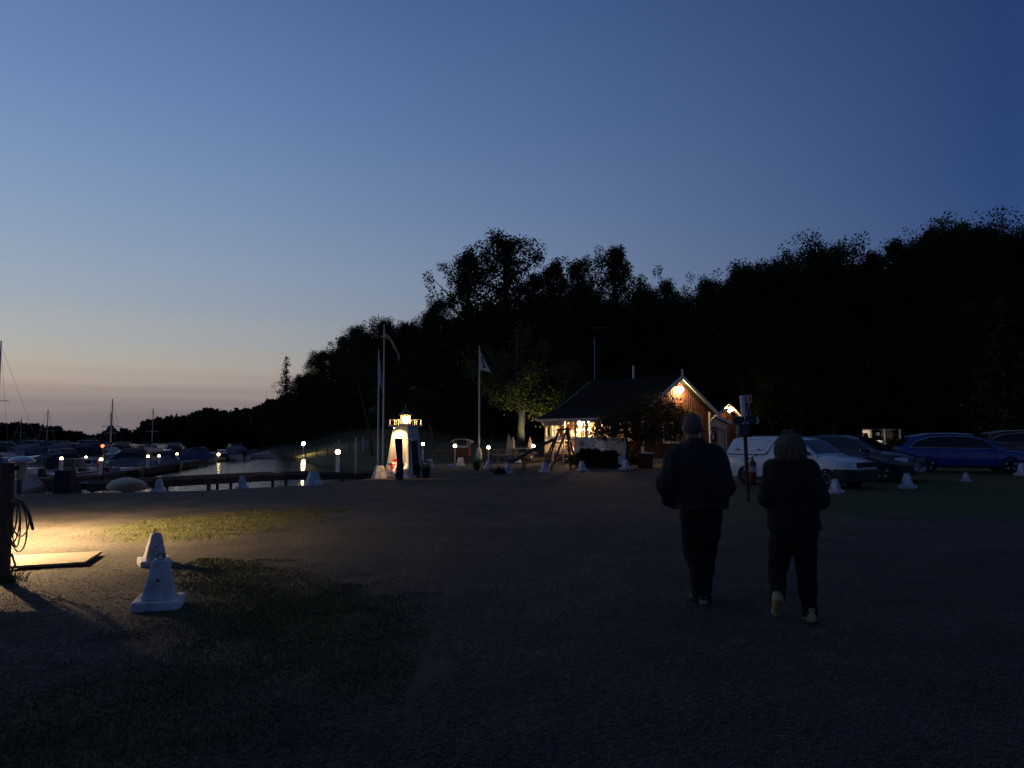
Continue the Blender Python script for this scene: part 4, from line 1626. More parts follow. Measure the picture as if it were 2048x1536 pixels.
# ------------------------------------------------------------------ wooden service post with hose, lamp behind it
sp_b = G(3, 1163)
post = thing('service_post', 'dark wooden service post with a hose at the left edge, its lamp lighting the gravel', 'post', (sp_b.x, sp_b.y, sp_b.z))
ph = PZ(926, sp_b.y) - sp_b.z
MB().box((0.02, 0, ph / 2), (.095, .095, ph)).build('post', LOGWOOD, post, bevel=.008)
MB().lathe([(.012, .075), (.10, .055), (.135, .03), (.135, .005), (.10, 0)], (.06, .17, ph), 18).build('lamp_cap', STEEL, post, smooth=True)
MB().lathe([(.055, -.20), (.058, 0)], (.06, .17, ph), 14).build('lamp_housing', mat('frosted_housing', (.6, .5, .35), .5), post, smooth=True)
MB().box((.04, .09, ph - .06), (.05, .1, .05)).build('lamp_arm', BLACKMETAL, post)
MB().box((-.25, 0, .72), (.55, .05, .10)).build('cross_rail', LOGWOOD, post)
MB().box((-.28, .02, .98), (.5, .03, .5)).build('back_panel', BROWNWOOD, post)
yl = thing('yard_lamp', 'capped yard lamp just left of the service post, lighting the gravel', 'lamp', (-8.5, 11.6, gz(-8.5, 11.6)))
MB().lathe([(.08, 0), (.08, .03), (.045, .05), (.045, 1.96), (.05, 1.99)], (0, 0, 0), 14).build('post', BLACKMETAL, yl, smooth=True)
MB().ball((0, 0, 2.10), .08, 14, 10).build('bulb', emit('yard_lamp_glow', (1.0, .66, .33), bulb_strength(7500, .08)), yl, smooth=True)
MB().lathe([(.002, 2.195), (.19, 2.185), (.195, 1.985), (.205, 1.985), (.205, 2.19), (.06, 2.27), (.002, 2.28)], (0, 0, 0), 18).build('cap', BLACKMETAL, yl, smooth=True)
# hose loops on a hook
hk = MB().tube([(.06, 0, .88), (.16, .02, .90), (.19, .02, .94)], .012, 6).build('hose_hook', STEEL, post)
hs = MB()
for i in range(5):
    r1, dx = .055 + .012 * i, .12 + .012 * i
    lo = .40 + .06 * (i % 4)
    pts = []
    for a in np.linspace(0, 2 * PI, 22):
        pts.append((dx + r1 * math.sin(a) * (1.1 if i % 2 else .8), .03 * math.cos(a * 1 + i) + .015 * i - .04, .87 - (lo * .5) * (1 - math.cos(a)) * .95))
    hs.tube(pts, .008, 6)
hs.tube([(.12, 0, .90), (.20, 0, .87), (.27, .0, .74), (.31, .01, .60), (.32, .01, .56)], [.014, .016, .02, .018, .014], 7)
hs.tube([(.10, 0, .30), (.13, .02, .18), (.09, .01, .10), (.03, .03, .05)], .011, 6)
hs.build('garden_hose', mat('dull_green_hose', (.10, .09, .04), .5, .3, 9), post, smooth=True)['kind'] = 'stuff'
# tuft at the foot
def tuft(name, label, c, n, h, spread, m, seed):
    rng = np.random.default_rng(seed)
    q = np.array(c)[None, :2] + rng.normal(size=(n, 2)) * spread
    z = np.array([gz(a, b) for a, b in q])
    hh = h * (0.4 + .6 * rng.random(n))
    a = rng.random(n) * 2 * PI
    w = .006
    ln_ = rng.normal(size=(n, 2)) * h * .35
    v = np.stack([np.stack([q[:, 0] - np.cos(a) * w, q[:, 1] - np.sin(a) * w, z - .01], 1), np.stack([q[:, 0] + np.cos(a) * w, q[:, 1] + np.sin(a) * w, z - .01], 1),
                  np.stack([q[:, 0] + ln_[:, 0], q[:, 1] + ln_[:, 1], z + hh], 1)], 1).reshape(-1, 3)
    o = np_mesh(name, v, np.arange(3 * n).reshape(-1, 3), m)
    return tag(o, label, 'grass', kind='stuff')


tuft('grass_tuft', 'green grass tuft at the foot of the wooden service post', (sp_b.x + .03, sp_b.y + .0, 0), 260, .15, .09, mat('fresh_grass', (.10, .11, .03), .8, .4, 8), 5)
# loose plank
c0, c1, c2, c3 = G(-40, 1146), G(170, 1133), G(203, 1111), G(-20, 1122)
pk = MB()
pk.poly([Vector((p.x, p.y, .028 + p.z)) for p in (c0, c1, c2, c3)], .03, (0, 0, 1))
pk_o = pk.build('plank', mat('pale_new_plank', (.25, .20, .13), .75, .25, 3, .3, 25, stretch=(1, 12, 1)), None, bevel=.003)
tag(pk_o, 'pale wooden plank lying on the gravel beside the service post', 'plank')
for k, (px, py) in enumerate(((30, 1141), (140, 1128))):
    g = G(px, py)
    o = MB().box((g.x, g.y, g.z + .012), (.09, .18, .028), rz=.2).build('plank_block', BROWNWOOD, None)
    tag(o, ('left' if k == 0 else 'right') + ' wooden block under the plank beside the service post', 'block')
# ------------------------------------------------------------------ signpost with extinguisher
sb = G(1497, 1003)
sgp = thing('sign_post', 'post with fire sign, arrow board and notice box beside the white pickup', 'sign post', (sb.x, sb.y, sb.z), 0)
shh = PZ(791, sb.y) - sb.z
lean_ = -.08
MB().tube([(0, 0, 0), (lean_ * .8, 0, shh * .78)], .045, 10).build('post', mat('dark_stained_post', (.06, .04, .035), .8, .3, 5), sgp, smooth=True)
MB().tube([(lean_ * .75, .0, shh * .74), (lean_ * 1.0 - .03, 0, shh)], .06, 10).build('post_top', PAINTWHITE, sgp, smooth=True)
zf = PZ(798, sb.y) - sb.z
fs_ = MB().box((.02, -.06, zf), (.19, .012, .19)).build('fire_sign', SIGNWHITE, sgp)
MB().box((.02, -.069, zf), (.165, .006, .165)).build('red_field', SIGNRED, fs_)
MB().box((.0, -.074, zf - .01), (.035, .006, .11)).build('extinguisher_symbol', SIGNWHITE, fs_)
MB().box((.015, -.074, zf + .055), (.075, .006, .018), ry=R(15)).build('extinguisher_symbol', SIGNWHITE, fs_)
MB().box((.06, -.074, zf - .05), (.025, .006, .03)).build('flame_symbol', SIGNWHITE, fs_)
wr = MB().tube([(.03, -.05, zf - .1), (.03, -.05, zf - .16), (-.005, -.05, zf - .3), (-.0, -.05, zf - .42)], .006, 5)
wr.tube([(.03, -.05, zf - .16), (.07, -.05, zf - .3), (.068, -.05, zf - .42)], .006, 5)
wr.tube([(.03, -.05, zf - .10), (.045, -.05, zf - .15), (.03, -.05, zf - .17)], .009, 5)
wr.build('hanging_wire', STEEL, sgp)
za = PZ(841, sb.y) - sb.z
ab = MB().poly([(-.33, -.055, za - .1), (.26, -.055, za - .1), (.32, -.055, za), (.26, -.055, za + .1), (-.33, -.055, za + .1)], .02, (0, 1, 0)).build('arrow_board', mat('dark_sign_board', (.025, .027, .03), .6), sgp)
MB().poly([(.21, -.062, za - .08), (.245, -.062, za - .08), (.285, -.062, za), (.245, -.062, za + .08), (.21, -.062, za + .08), (.25, -.062, za)], .006, (0, 1, 0)).build('chevron', SIGNWHITE, ab)
lt = MB()
for i, w in enumerate((.05, .035, .06, .04, .05, .03)):
    lt.box((-.2 + i * .065, -.06, za + .005 * (i % 2)), (w * .8, .006, .055))
lt.build('faded_lettering', mat('faded_grey_print', (.09, .09, .10), .7), ab)['kind'] = 'stuff'
zn = PZ(860, sb.y) - sb.z
MB().box((-.10, -.03, zn), (.25, .10, .27)).build('notice_box', mat('dark_grey_box', (.05, .055, .06), .6), sgp, bevel=.008)
MB().box((-.05, -.05, zn - .155), (.27, .16, .03)).build('box_ledge', BLACKMETAL, sgp)
for x in (-.12, -.01):
    MB().ball((x, -.10, zn + .165), .022, 8, 6).build('white_knob', SIGNWHITE, sgp)
ex = thing('fire_extinguisher', 'red fire extinguisher hung on the signpost beside the white pickup', 'extinguisher', (sb.x + .075, sb.y - .13, sb.z + (PZ(968, sb.y) - sb.z)), 0)
eh = PZ(920, sb.y) - PZ(968, sb.y)
EXR = mat('extinguisher_red', (.15, .012, .012), .35, .15, 5)
MB().lathe([(.05, 0), (.085, .02), (.09, .05), (.09, eh - .09), (.075, eh - .03), (.03, eh), (.028, eh + .03)], (0, 0, 0), 18).build('cylinder', EXR, ex, smooth=True)
MB().lathe([(.0915, eh * .52), (.0915, eh * .74)], (0, 0, 0), 18).build('label_band', mat('worn_label', (.45, .42, .40), .6, .4, 20), ex)
MB().box((.0, 0, eh + .05), (.04, .04, .05)).build('valve', BLACKMETAL, ex)
MB().tube([(0, 0, eh + .07), (.05, -.01, eh + .11), (.13, -.01, eh + .12)], .01, 6).build('handle', BLACKMETAL, ex)
MB().tube([(-.02, 0, eh + .05), (-.09, 0, eh + .04), (-.135, 0, eh - .06), (-.12, 0, eh - .2), (-.1, -.02, eh - .34)], .012, 7).build('hose', BLACKMETAL, ex, smooth=True)

# ------------------------------------------------------------------ cars
TYRE = mat('tyre_rubber', (.012, .012, .013), .85, .3, 12)
RIM = mat('alloy_rim', (.62, .62, .64), .35, .1, 5, metal=.25)
STEELRIM = mat('steel_rim_white', (.5, .5, .5), .4, .1, 5)
CARGLASS = glassmat('car_glass', (.012, .014, .018), .03, .82)
LAMPGLASS = mat('headlight_lens', (.55, .58, .62), .12, .1, 8, metal=.5)
TAIL = mat('tail_light', (.25, .01, .01), .2, .1, 8)
PLASTIC = mat('black_bumper_plastic', (.012, .012, .013), .6, .2, 8)
PLATE = mat('licence_plate', (.5, .5, .5), .5, .1, 8)
CHROME = mat('chrome_trim', (.75, .75, .78), .3, .05, 5, metal=.5)
WELL = mat('wheel_well', (.004, .004, .004), .95)


def ipl(x, xs, ys):
    return float(np.interp(x, xs, ys))


def car(label, pos, rz, paint, L=4.5, W=1.75, body=None, gh=None, wheels=(.85, -1.75), wr_=.32, kind='wagon', rim=RIM, extra=None, name='parked_car', alloy=True):
    """x forward, origin under the middle of the car. body: dict of curves over x; gh: greenhouse outline"""
    t = thing(name, label, 'car', pos, rz, 'cars parked in a row')
    xs = np.linspace(-L / 2, L / 2, 34)
    hw = W / 2
    mb = MB()
    rings = []
    for x in xs:
        w = hw * ipl(x, [-L / 2, -L / 2 + .12, -L / 2 + .5, 0, L / 2 - .75, L / 2 - .25, L / 2], [.80, .92, .98, 1.0, .98, .87, .66])
        zl = ipl(x, [-L / 2, -L / 2 + .25, L / 2 - .3, L / 2], [.36, .20, .20, .30])
        zs = ipl(x, *body['shoulder'])
        zt = ipl(x, *body['top'])
        half = [(w * .80, zl), (w * .96, zl + .05), (w * .985, zl + .16), (w * 1.0, (zl + zs) / 2 + .02), (w * .985, zs - .10), (w * .955, zs - .02), (w * .90, zs + .015), (w * .60, zt), (0, zt + .015)]
        ring = [Vector((x, -a, b)) for a, b in half] + [Vector((x, a, b)) for a, b in half[-2::-1]]
        rings.append(ring)
    mb.loft(rings)
    bo = mb.build('body', paint, t, smooth=True)
    # wheel openings
    cut = MB()
    for wx in wheels:
        for s in (-1, 1):
            cut.lathe([(wr_ + .055, -.34), (wr_ + .055, .34)], (0, 0, 0), 26, Matrix.Translation((wx, s * (hw - .08), wr_)) @ Matrix.Rotation(PI / 2, 4, 'X'))
    co_ = cut.build('cutter', WELL, None)
    md = bo.modifiers.new('arches', 'BOOLEAN')
    md.operation = 'DIFFERENCE'
    md.object = co_
    md.solver = 'EXACT'
    co_.parent = None
    dg = bpy.context.evaluated_depsgraph_get()
    ev = bo.evaluated_get(dg)
    me = bpy.data.meshes.new_from_object(ev)
    bo.modifiers.clear()
    bo.data = me
    bpy.data.objects.remove(co_)
    # greenhouse
    px_, pz_ = gh['x'], gh['z']          # outline of the roof line from rear base to front base
    zb = gh['zb']
    wb, wt = gh['wb'] / 2, gh['wt'] / 2
    zr = max(pz_)
    side_y = lambda z: wb + (wt - wb) * (max(0, min(1, (z - zb) / (zr - zb))) ** 1.4)
    rings = []
    for x in np.linspace(px_[0] + .004, px_[-1] - .004, 30):
        z = ipl(x, px_, pz_)
        r = []
        for q in (0, .5, .88, .97):
            zz = zb - .05 + (z - zb + .05) * q
            r.append((side_y(zz), zz))
        r += [(side_y(z) * .80, z + .012), (0, z + .025)]
        rings.append([Vector((x, -a, b)) for a, b in r] + [Vector((x, a, b)) for a, b in r[-2::-1]])
    g = MB()
    g.loft(rings)
    cab = g.build('cabin', paint, t, smooth=True)

    def on_side(x, z, s, off=.006):
        return Vector((x, s * (side_y(z) + off), z))
    for pane in gh['panes']:
        for s in (-1, 1):
            p = MB()
            # subdivide outline so that the pane follows the curved side
            out = []
            for i in range(len(pane)):
                a, b = pane[i], pane[(i + 1) % len(pane)]
                for k in range(3):
                    out.append((a[0] + (b[0] - a[0]) * k / 3, a[1] + (b[1] - a[1]) * k / 3))
            p.poly([on_side(x, z, s) for x, z in out], .006, (0, s, .25))
            p.build('side_window', CARGLASS, cab)
    tr_ = gh.get('trim')
    if tr_:
        for s in (-1, 1):
            MB().tube([on_side(x, z, s, .008) for x, z in tr_], .011, 6).build('window_trim', CHROME, cab, smooth=True)

    def end_glass(xa, za, xb, zb_, nm):
        p = MB()
        ya, yb = side_y(za) * .90, side_y(zb_) * .90
        o_ = Vector((-(zb_ - za), 0, xb - xa)).normalized()
        if o_.z < 0:
            o_ = -o_
        v = []
        for t_ in np.linspace(0, 1, 4):
            xx = xa + (xb - xa) * t_
            zz = ipl(xx, px_, pz_) + .012 * math.sin(PI * t_) + .02
            y_ = ya + (yb - ya) * t_
            v.append([Vector((xx, y_ * u, zz + .012 * (1 - u * u))) + o_ * .005 for u in np.linspace(-1, 1, 7)])
        p.loft(v, cap=False, closed=False)
        p.build(nm, CARGLASS, cab, smooth=True)
    end_glass(*gh['front'], 'windscreen')
    if 'rear' in gh:
        end_glass(*gh['rear'], 'rear_window')
    # wheels
    for wx in wheels:
        for s in (-1, 1):
            M = Matrix.Translation((wx, s * (hw - .11), wr_)) @ Matrix.Rotation(-s * PI / 2, 4, 'X')
            w = MB().lathe([(wr_ * .66, -.09), (wr_ * .93, -.10), (wr_, -.06), (wr_, .06), (wr_ * .93, .10), (wr_ * .66, .09)], (0, 0, 0), 28, M).build('tyre', TYRE, t, smooth=True)
            rm = MB()
            if alloy:
                rm.lathe([(wr_ * .67, .05), (wr_ * .67, .088), (wr_ * .60, .088), (wr_ * .60, .03)], (0, 0, 0), 28, M)
                rm.lathe([(wr_ * .15, .03), (wr_ * .15, .085), (.01, .09)], (0, 0, 0), 12, M)
                for k in range(5):
                    a = 2 * PI * k / 5 + .3
                    for da in (-.16, .16):
                        rm.beam(M @ Vector((wr_ * .12 * math.cos(a), wr_ * .12 * math.sin(a), .07)), M @ Vector((wr_ * .62 * math.cos(a + da), wr_ * .62 * math.sin(a + da), .075)), .035, .03)
            else:
                rm.lathe([(wr_ * .67, .0), (wr_ * .67, .088), (wr_ * .50, .07), (wr_ * .42, .095), (wr_ * .22, .06), (.01, .065)], (0, 0, 0), 28, M)
            rm.build('rim', rim, w, smooth=True)
            if not alloy:
                hb_ = MB().lathe([(wr_ * .21, .06), (wr_ * .17, .085), (.01, .09)], (0, 0, 0), 14, M).build('hub', BLACKMETAL, w, smooth=True)
            MB().lathe([(wr_ * .64, -.05), (wr_ * .64, -.02)], (0, 0, 0), 20, M).build('brake_backing', WELL, w)
    # lights, plates, mirrors, handles, bumpers
    fz = body['lamp_z']
    for s in (-1, 1):
        hl = MB()
        xf = L / 2
        hl.loft([[(xf - .50, s * hw * .925, fz + .05), (xf - .50, s * hw * .95, fz - .01), (xf - .50, s * hw * .90, fz - .01), (xf - .50, s * hw * .88, fz + .05)],
                 [(xf - .22, s * hw * .84, fz + .07), (xf - .22, s * hw * .90, fz - .08), (xf - .30, s * hw * .78, fz - .08), (xf - .30, s * hw * .76, fz + .07)],
                 [(xf - .04, s * hw * .55, fz + .02), (xf - .015, s * hw * .58, fz - .08), (xf - .12, s * hw * .5, fz - .08), (xf - .12, s * hw * .5, fz + .02)]])
        hl.build('headlight', LAMPGLASS, t, smooth=False)
        MB().box((-L / 2 + .05, s * hw * .76, body['tail_z']), (.10, .2, .16)).build('tail_light', TAIL, t)
        m_ = MB().box((gh['mirror'][0], s * (hw + .075), gh['mirror'][1]), (.14, .19, .12)).build('mirror', paint if gh.get('mirror_paint') else PLASTIC, t, bevel=.03)
        for hx in gh['handles']:
            MB().box((hx, s * (hw * 1.0 + .008), gh['handle_z']), (.18, .035, .03)).build('door_handle', paint, t, bevel=.008)
        for dx in gh['doors']:
            MB().box((dx, s * hw * .997, (body['sill'] + zb) / 2), (.008, .02, zb - body['sill'] - .12)).build('door_gap', WELL, t)
        MB().box(((wheels[0] + wheels[1]) / 2, s * hw * .965, .235), (wheels[0] - wheels[1] - 2 * wr_ - .16, .05, .09)).build('sill', PLASTIC, t)
    fb_ = MB()
    if kind == 'pickup':
        fb_.loft([[(L / 2 - .62, -W * .497, z0_), (L / 2 - .3, -W * .475, z0_), (L / 2 + .02, -W * .36, z0_), (L / 2 + .05, 0, z0_), (L / 2 + .02, W * .36, z0_), (L / 2 - .3, W * .475, z0_), (L / 2 - .62, W * .497, z0_)] for z0_ in (.22, .60)])
    else:
        fb_.box((L / 2 - .045, 0, .36), (.14, W * .66, .20))
    fb_.build('front_bumper', PLASTIC if body.get('plastic_bumper') else paint, t, bevel=.04)
    gr = MB().box((L / 2 - .005, 0, fz - .03), (.05, W * (.66 if kind == 'pickup' else .52), .16)).build('grille', PLASTIC, t, bevel=.02)
    for k in range(3):
        MB().box((L / 2 + .022, 0, fz - .075 + k * .045), (.008, W * .48, .012)).build('grille_bar', CHROME if kind != 'pickup' else PLASTIC, gr)
    MB().box((L / 2 + .032, 0, .40), (.012, .48, .11)).build('licence_plate', PLATE, t)
    MB().box((-L / 2 + .02, 0, .40), (.16, W * .8, .24)).build('rear_bumper', PLASTIC if body.get('plastic_bumper') else paint, t, bevel=.04)
    # lamp-black box under the car so that no light leaks through
    MB().box((0, 0, .27), (L * .86, W * .62, .10)).build('underside', WELL, t)
    if extra:
        extra(t, on_side, paint)
    return t


WHITECAR = mat('white_car_paint', (.76, .77, .78), .28, .06, 3, coat=.6)
DARKCAR = mat('dark_blue_grey_paint', (.020, .028, .042), .25, .1, 3, coat=.8)
BLUECAR = mat('blue_car_paint', (.012, .045, .26), .25, .1, 3, coat=.8)
REDCAR = mat('dark_red_paint', (.12, .010, .010), .25, .1, 3, coat=.8)


def pickup_extra(t, on_side, paint):
    # canopy seam, side hatch, flap, mouldings, fuel flap, roof bars
    for s in (-1, 1):
        MB().tube([on_side(x, z, s, .004) for x, z in ((-2.2, .985), (-1.2, .985), (-.72, .99), (-.62, 1.03), (-.36, 1.44), (-.30, 1.48))], .016, 6).build('canopy_seam', PLASTIC, t, smooth=True)
        MB().tube([on_side(x, z, s, .004) for x, z in ((-1.86, 1.10), (-.86, 1.10), (-.56, 1.47), (-1.7, 1.47), (-1.86, 1.10))], .006, 5).build('canopy_hatch', PALEBOARD, t)
        for x in (-1.72, -.95):
            MB().box((x, s * .80, 1.155), (.09, .03, .03)).build('hatch_latch', PLASTIC, t)
        MB().box((.10, s * .888, .55), (1.2, .03, .12)).build('side_moulding', PLASTIC, t, bevel=.01)
        MB().box((-1.45, s * .878, .83), (.18, .008, .17)).build('fuel_flap', paint, t)
    for x in (-1.5, -.2):
        MB().box((x, 0, 1.60), (.05, 1.3, .03)).build('roof_bar', BLACKMETAL, t)


pk_pos = P(1596, 870, 24.9)
car('white pickup with a closed white canopy and steel wheels', (pk_pos.x, 24.9, on_ground(1596, 24.9)), R(-52), WHITECAR, 4.5, 1.74,
    dict(shoulder=([-2.25, -2.0, .5, 1.2, 1.9, 2.25], [.93, .95, .95, .93, .86, .72]), top=([-2.25, -2.0, .55, 1.25, 1.9, 2.25], [.95, .97, .99, 1.0, .92, .74]), lamp_z=.76, tail_z=.8, sill=.25, plastic_bumper=True),
    dict(x=[-2.2, -1.98, -1.6, -.3, .25, .55, 1.12], z=[.96, 1.50, 1.56, 1.57, 1.53, 1.42, .99], zb=.95, wb=1.66, wt=1.30,
         panes=[[(-.28, 1.03), (.92, 1.03), (.50, 1.36), (.30, 1.43), (-.12, 1.43)]], front=(.52, 1.42, 1.08, 1.02), mirror=(.82, 1.06), handles=(-.1,), handle_z=.86, doors=(-.36, .98)),
    (1.42, -1.42), .315, 'pickup', STEELRIM, pickup_extra, 'pickup_truck', False)

wag_body = lambda hz_: dict(shoulder=([-2.35, -2.1, -.5, 1.0, 1.8, 2.35], [.90, .93, .90, .86, .78, .66]), top=([-2.35, -2.1, -.5, 1.0, 1.8, 2.35], [.92, .95, .95, .94, .86, .68]), lamp_z=hz_, tail_z=.8, sill=.25)


def rails(t, on_side, paint):
    for s in (-1, 1):
        MB().tube([(x, s * .53, z) for x, z in ((-1.9, 1.36), (-1.2, 1.485), (-.4, 1.505), (.15, 1.47), (.3, 1.44))], .018, 7).build('roof_rail', CHROME, t, smooth=True)


wag_gh = dict(x=[-2.28, -1.95, -1.45, -.6, .1, .55, 1.32], z=[.93, 1.28, 1.40, 1.445, 1.43, 1.34, .93], zb=.90, wb=1.62, wt=1.20,
              panes=[[(-1.95, .97), (1.06, .94), (.55, 1.25), (.2, 1.345), (-.6, 1.375), (-1.3, 1.32), (-1.65, 1.20)]],
              trim=[(-2.0, .955), (1.12, .925), (.57, 1.265), (.2, 1.365), (-.6, 1.395), (-1.3, 1.345), (-1.68, 1.21), (-2.0, .955)],
              front=(.56, 1.335, 1.27, .96), rear=(-2.24, .97, -1.97, 1.26), mirror=(.86, .98), mirror_paint=True, handles=(-.35, -1.3), handle_z=.80, doors=(.92, -.05, -1.05))
bl_y = 30.0
bl = P(1921, 870, bl_y)
car('bright blue estate car with chrome window line and roof rails', (bl.x, bl_y, on_ground(1921, bl_y)), R(-16), BLUECAR, 4.8, 1.80, wag_body(.66), wag_gh, (1.42, -1.36), .325, 'wagon', RIM, rails)
dk_y = 27.2
dk = P(1700, 870, dk_y)
suv_gh = dict(wag_gh, x=[-2.2, -1.9, -1.45, -.6, .05, .5, 1.25], z=[.98, 1.36, 1.50, 1.56, 1.54, 1.44, 1.0], zb=.97, wb=1.64, wt=1.26,
              panes=[[(-1.85, 1.04), (1.0, 1.01), (.5, 1.34), (.15, 1.45), (-.6, 1.48), (-1.3, 1.42), (-1.6, 1.30)]], trim=None, front=(.51, 1.435, 1.2, 1.03), rear=(-2.16, 1.02, -1.92, 1.34), mirror=(.80, 1.06), handle_z=.88)
suv_body = dict(shoulder=([-2.35, -2.1, -.5, 1.0, 1.8, 2.35], [.97, 1.0, .98, .95, .88, .74]), top=([-2.35, -2.1, -.5, 1.0, 1.8, 2.35], [.99, 1.02, 1.02, 1.03, .96, .76]), lamp_z=.76, tail_z=.9, sill=.28)
car('dark blue grey car parked between the white pickup and the blue estate', (dk.x, dk_y, on_ground(1700, dk_y)), R(-45), DARKCAR, 4.5, 1.82, suv_body, suv_gh, (1.36, -1.30), .34, 'suv')
rd_y = 35.5
rd = P(2062, 870, rd_y)
car('dark red car with chrome trim partly cut by the right edge', (rd.x, rd_y, on_ground(2062, rd_y) + .12), R(-14), REDCAR, 4.6, 1.80, wag_body(.66), wag_gh, (1.4, -1.34), .325, 'wagon', RIM, rails)
# ------------------------------------------------------------------ garden in front of the house
def hedge_bush(name, label, c, sx, sy, h, n, seed, m=HEDGE):
    rng = np.random.default_rng(seed)
    t = thing(name, label, 'shrub', c)
    u = rng.normal(size=(n, 3))
    u /= np.linalg.norm(u, axis=1, keepdims=True)
    r = rng.random((n, 1)) ** .25
    q = u * r
    bump_ = 1 + .22 * np.sin(q[:, :1] * 7 + seed) * np.cos(q[:, 1:2] * 6)
    q = q * bump_ * np.array([sx, sy, h * .55]) + np.array([0, 0, h * .42])
    q[:, 2] = np.abs(q[:, 2])
    v, f = leaf_quads(q, .075, rng)
    np_mesh('foliage', v, f, m, t)
    mb = MB()
    for i in range(7):
        a = i * .9
        mb.tube([(0.1 * math.cos(a), .1 * math.sin(a), 0), (sx * .6 * math.cos(a), sy * .6 * math.sin(a), h * .7)], [.03, .008], 5)
    mb.build('stems', BARK, t)['kind'] = 'stuff'
    return t


for px, Y, sx, h, lab, sd in ((1178, 38.6, .75, .95, 'rounded dark hedge bush left half, right of the climbing frame', 61), (1215, 38.2, .8, .85, 'rounded dark hedge bush right half, left of the fruit tree', 62)):
    x = PX(px, Y)
    hedge_bush('hedge_bush', lab, (x, Y, gz(x, Y)), sx, .6, h, 5200, sd)

# climbing frame with ladder and slide
cf = G(1105, 941)
clf = thing('climbing_frame', 'dark timber climbing frame with ladder and slide beside the veranda', 'climbing frame', (cf.x, cf.y, cf.z))


def L_(root, px, py, Y):
    p = P(px, py, Y)
    return p - Vector(root.location)


def foot(root, px, Y):
    x = PX(px, Y)
    return Vector((x, Y, gz(x, Y))) - Vector(root.location)


Yc = cf.y
apA, apB = L_(clf, 1118, 860, Yc + .9), L_(clf, 1134, 858, Yc + .9)
ftA, ftB = foot(clf, 1081, Yc), foot(clf, 1101, Yc)
for a, b in ((apA, ftA), (apB, ftB), (apB, foot(clf, 1141, Yc + .4)), (apB, foot(clf, 1154, Yc + 1.9)), (apA, foot(clf, 1092, Yc + 1.9))):
    d = (a - b).normalized()
    MB().tube([b - d * .05, a + d * .06], .042, 8).build('leg', LOGWOOD, clf, smooth=True)
for i in range(9):
    t = .12 + .09 * i
    MB().box(tuple((ftA.lerp(apA, t) + ftB.lerp(apB, t)) / 2), ((ftB.lerp(apB, t) - ftA.lerp(apA, t)).length, .09, .03)).build('rung', GREYWOOD, clf)
MB().tube([apA + Vector((-.1, 0, 0)), apB + Vector((.12, 0, 0))], .05, 8).build('top_beam', LOGWOOD, clf, smooth=True)
MB().box(tuple(apA.lerp(apB, .5) + Vector((-.1, .3, -.62))), (.6, .6, .05)).build('platform', GREYWOOD, clf)
s0, s1, s2, s3 = L_(clf, 1106, 882, Yc + 1.1), L_(clf, 1075, 896, Yc + 1.2), L_(clf, 1035, 920, Yc + 1.3), L_(clf, 1014, 927, Yc + 1.3)
sl = MB()
rings = []
for p in (s0, s1, s2, s3):
    rings.append([p + Vector((0, -.24, .12)), p + Vector((0, -.22, 0)), p + Vector((0, .22, 0)), p + Vector((0, .24, .12)), p + Vector((0, .27, .12)), p + Vector((0, .25, -.03)), p + Vector((0, -.25, -.03)), p + Vector((0, -.27, .12))])
sl.loft(rings)
sl.build('slide', mat('green_plastic_slide', (.02, .06, .045), .4, .2, 5), clf)
MB().tube([L_(clf, 1045, 915, Yc + 1.3), foot(clf, 1045, Yc + 1.3)], .03, 6).build('slide_support', LOGWOOD, clf)


def picnic_table(label, px, Y, rz, w=1.5, m=GREYWOOD):
    x = PX(px, Y)
    t = thing('picnic_table', label, 'table', (x, Y, gz(x, Y)), rz, 'picnic tables on the lawn')
    for i in range(4):
        MB().box((0, -.27 + i * .18, .73), (w, .16, .04)).build('tabletop_board', m, t)
    for s in (-1, 1):
        MB().box((0, s * .68, .44), (w, .24, .04)).build('bench_seat', m, t)
        MB().box((s * w * .36, 0, .42), (.05, 1.5, .07)).build('crossbar', m, t)
        for q in (-1, 1):
            MB().beam((s * w * .36 + .05, q * .62, .0), (s * w * .36 + .05, q * .2, .71), .05, .08).build('leg', m, t)
    return t


picnic_table('picnic table left of the lit tree trunk, below the closed parasols', 1012, 45.5, R(8))
picnic_table('picnic table right under the lit tree trunk', 1048, 46.5, R(-6))
picnic_table('picnic table behind the cart with the curved roof, right of the lighthouse', 893, 46.0, R(5), 1.8, BROWNWOOD)
picnic_table('pale picnic table in the lamplight right of the sign post', 1520, 45.0, R(-10), 1.6, PALEBOARD)


def parasol(label, px, Y, top_py, m, rz=0.):
    x = PX(px, Y)
    z0 = gz(x, Y)
    t = thing('closed_parasol', label, 'parasol', (x, Y, z0), rz, 'closed parasols')
    h = PZ(top_py, Y) - z0
    MB().tube([(0, 0, 0), (0, 0, h)], .025, 8).build('pole', GREYWOOD, t)
    mb = MB()
    rings = []
    for q, r in ((.02, .02), (.15, .07), (.5, .11), (.8, .14), (1.0, .17)):
        n = 14
        rings.append([Vector(((r * (1 + .3 * (k % 2))) * math.cos(2 * PI * k / n), (r * (1 + .3 * (k % 2))) * math.sin(2 * PI * k / n), h - q * 1.25)) for k in range(n)])
    mb.loft(rings)
    mb.build('folded_canopy', m, t)
    MB().lathe([(.25, 0), (.25, .05), (.05, .08)], (0, 0, 0), 12).build('base', CONCRETE, t)


parasol('closed grey parasol left of the lit tree trunk', 1018, 47.5, 868, mat('grey_parasol_cloth', (.28, .28, .28), .9))
parasol('second closed parasol nearer the lit tree trunk', 1026, 46.5, 874, mat('grey_parasol_cloth', (.28, .28, .28), .9))
parasol('closed cream parasol right of the lit tree trunk', 1060, 47.0, 874, mat('cream_parasol_cloth', (.5, .42, .32), .9))

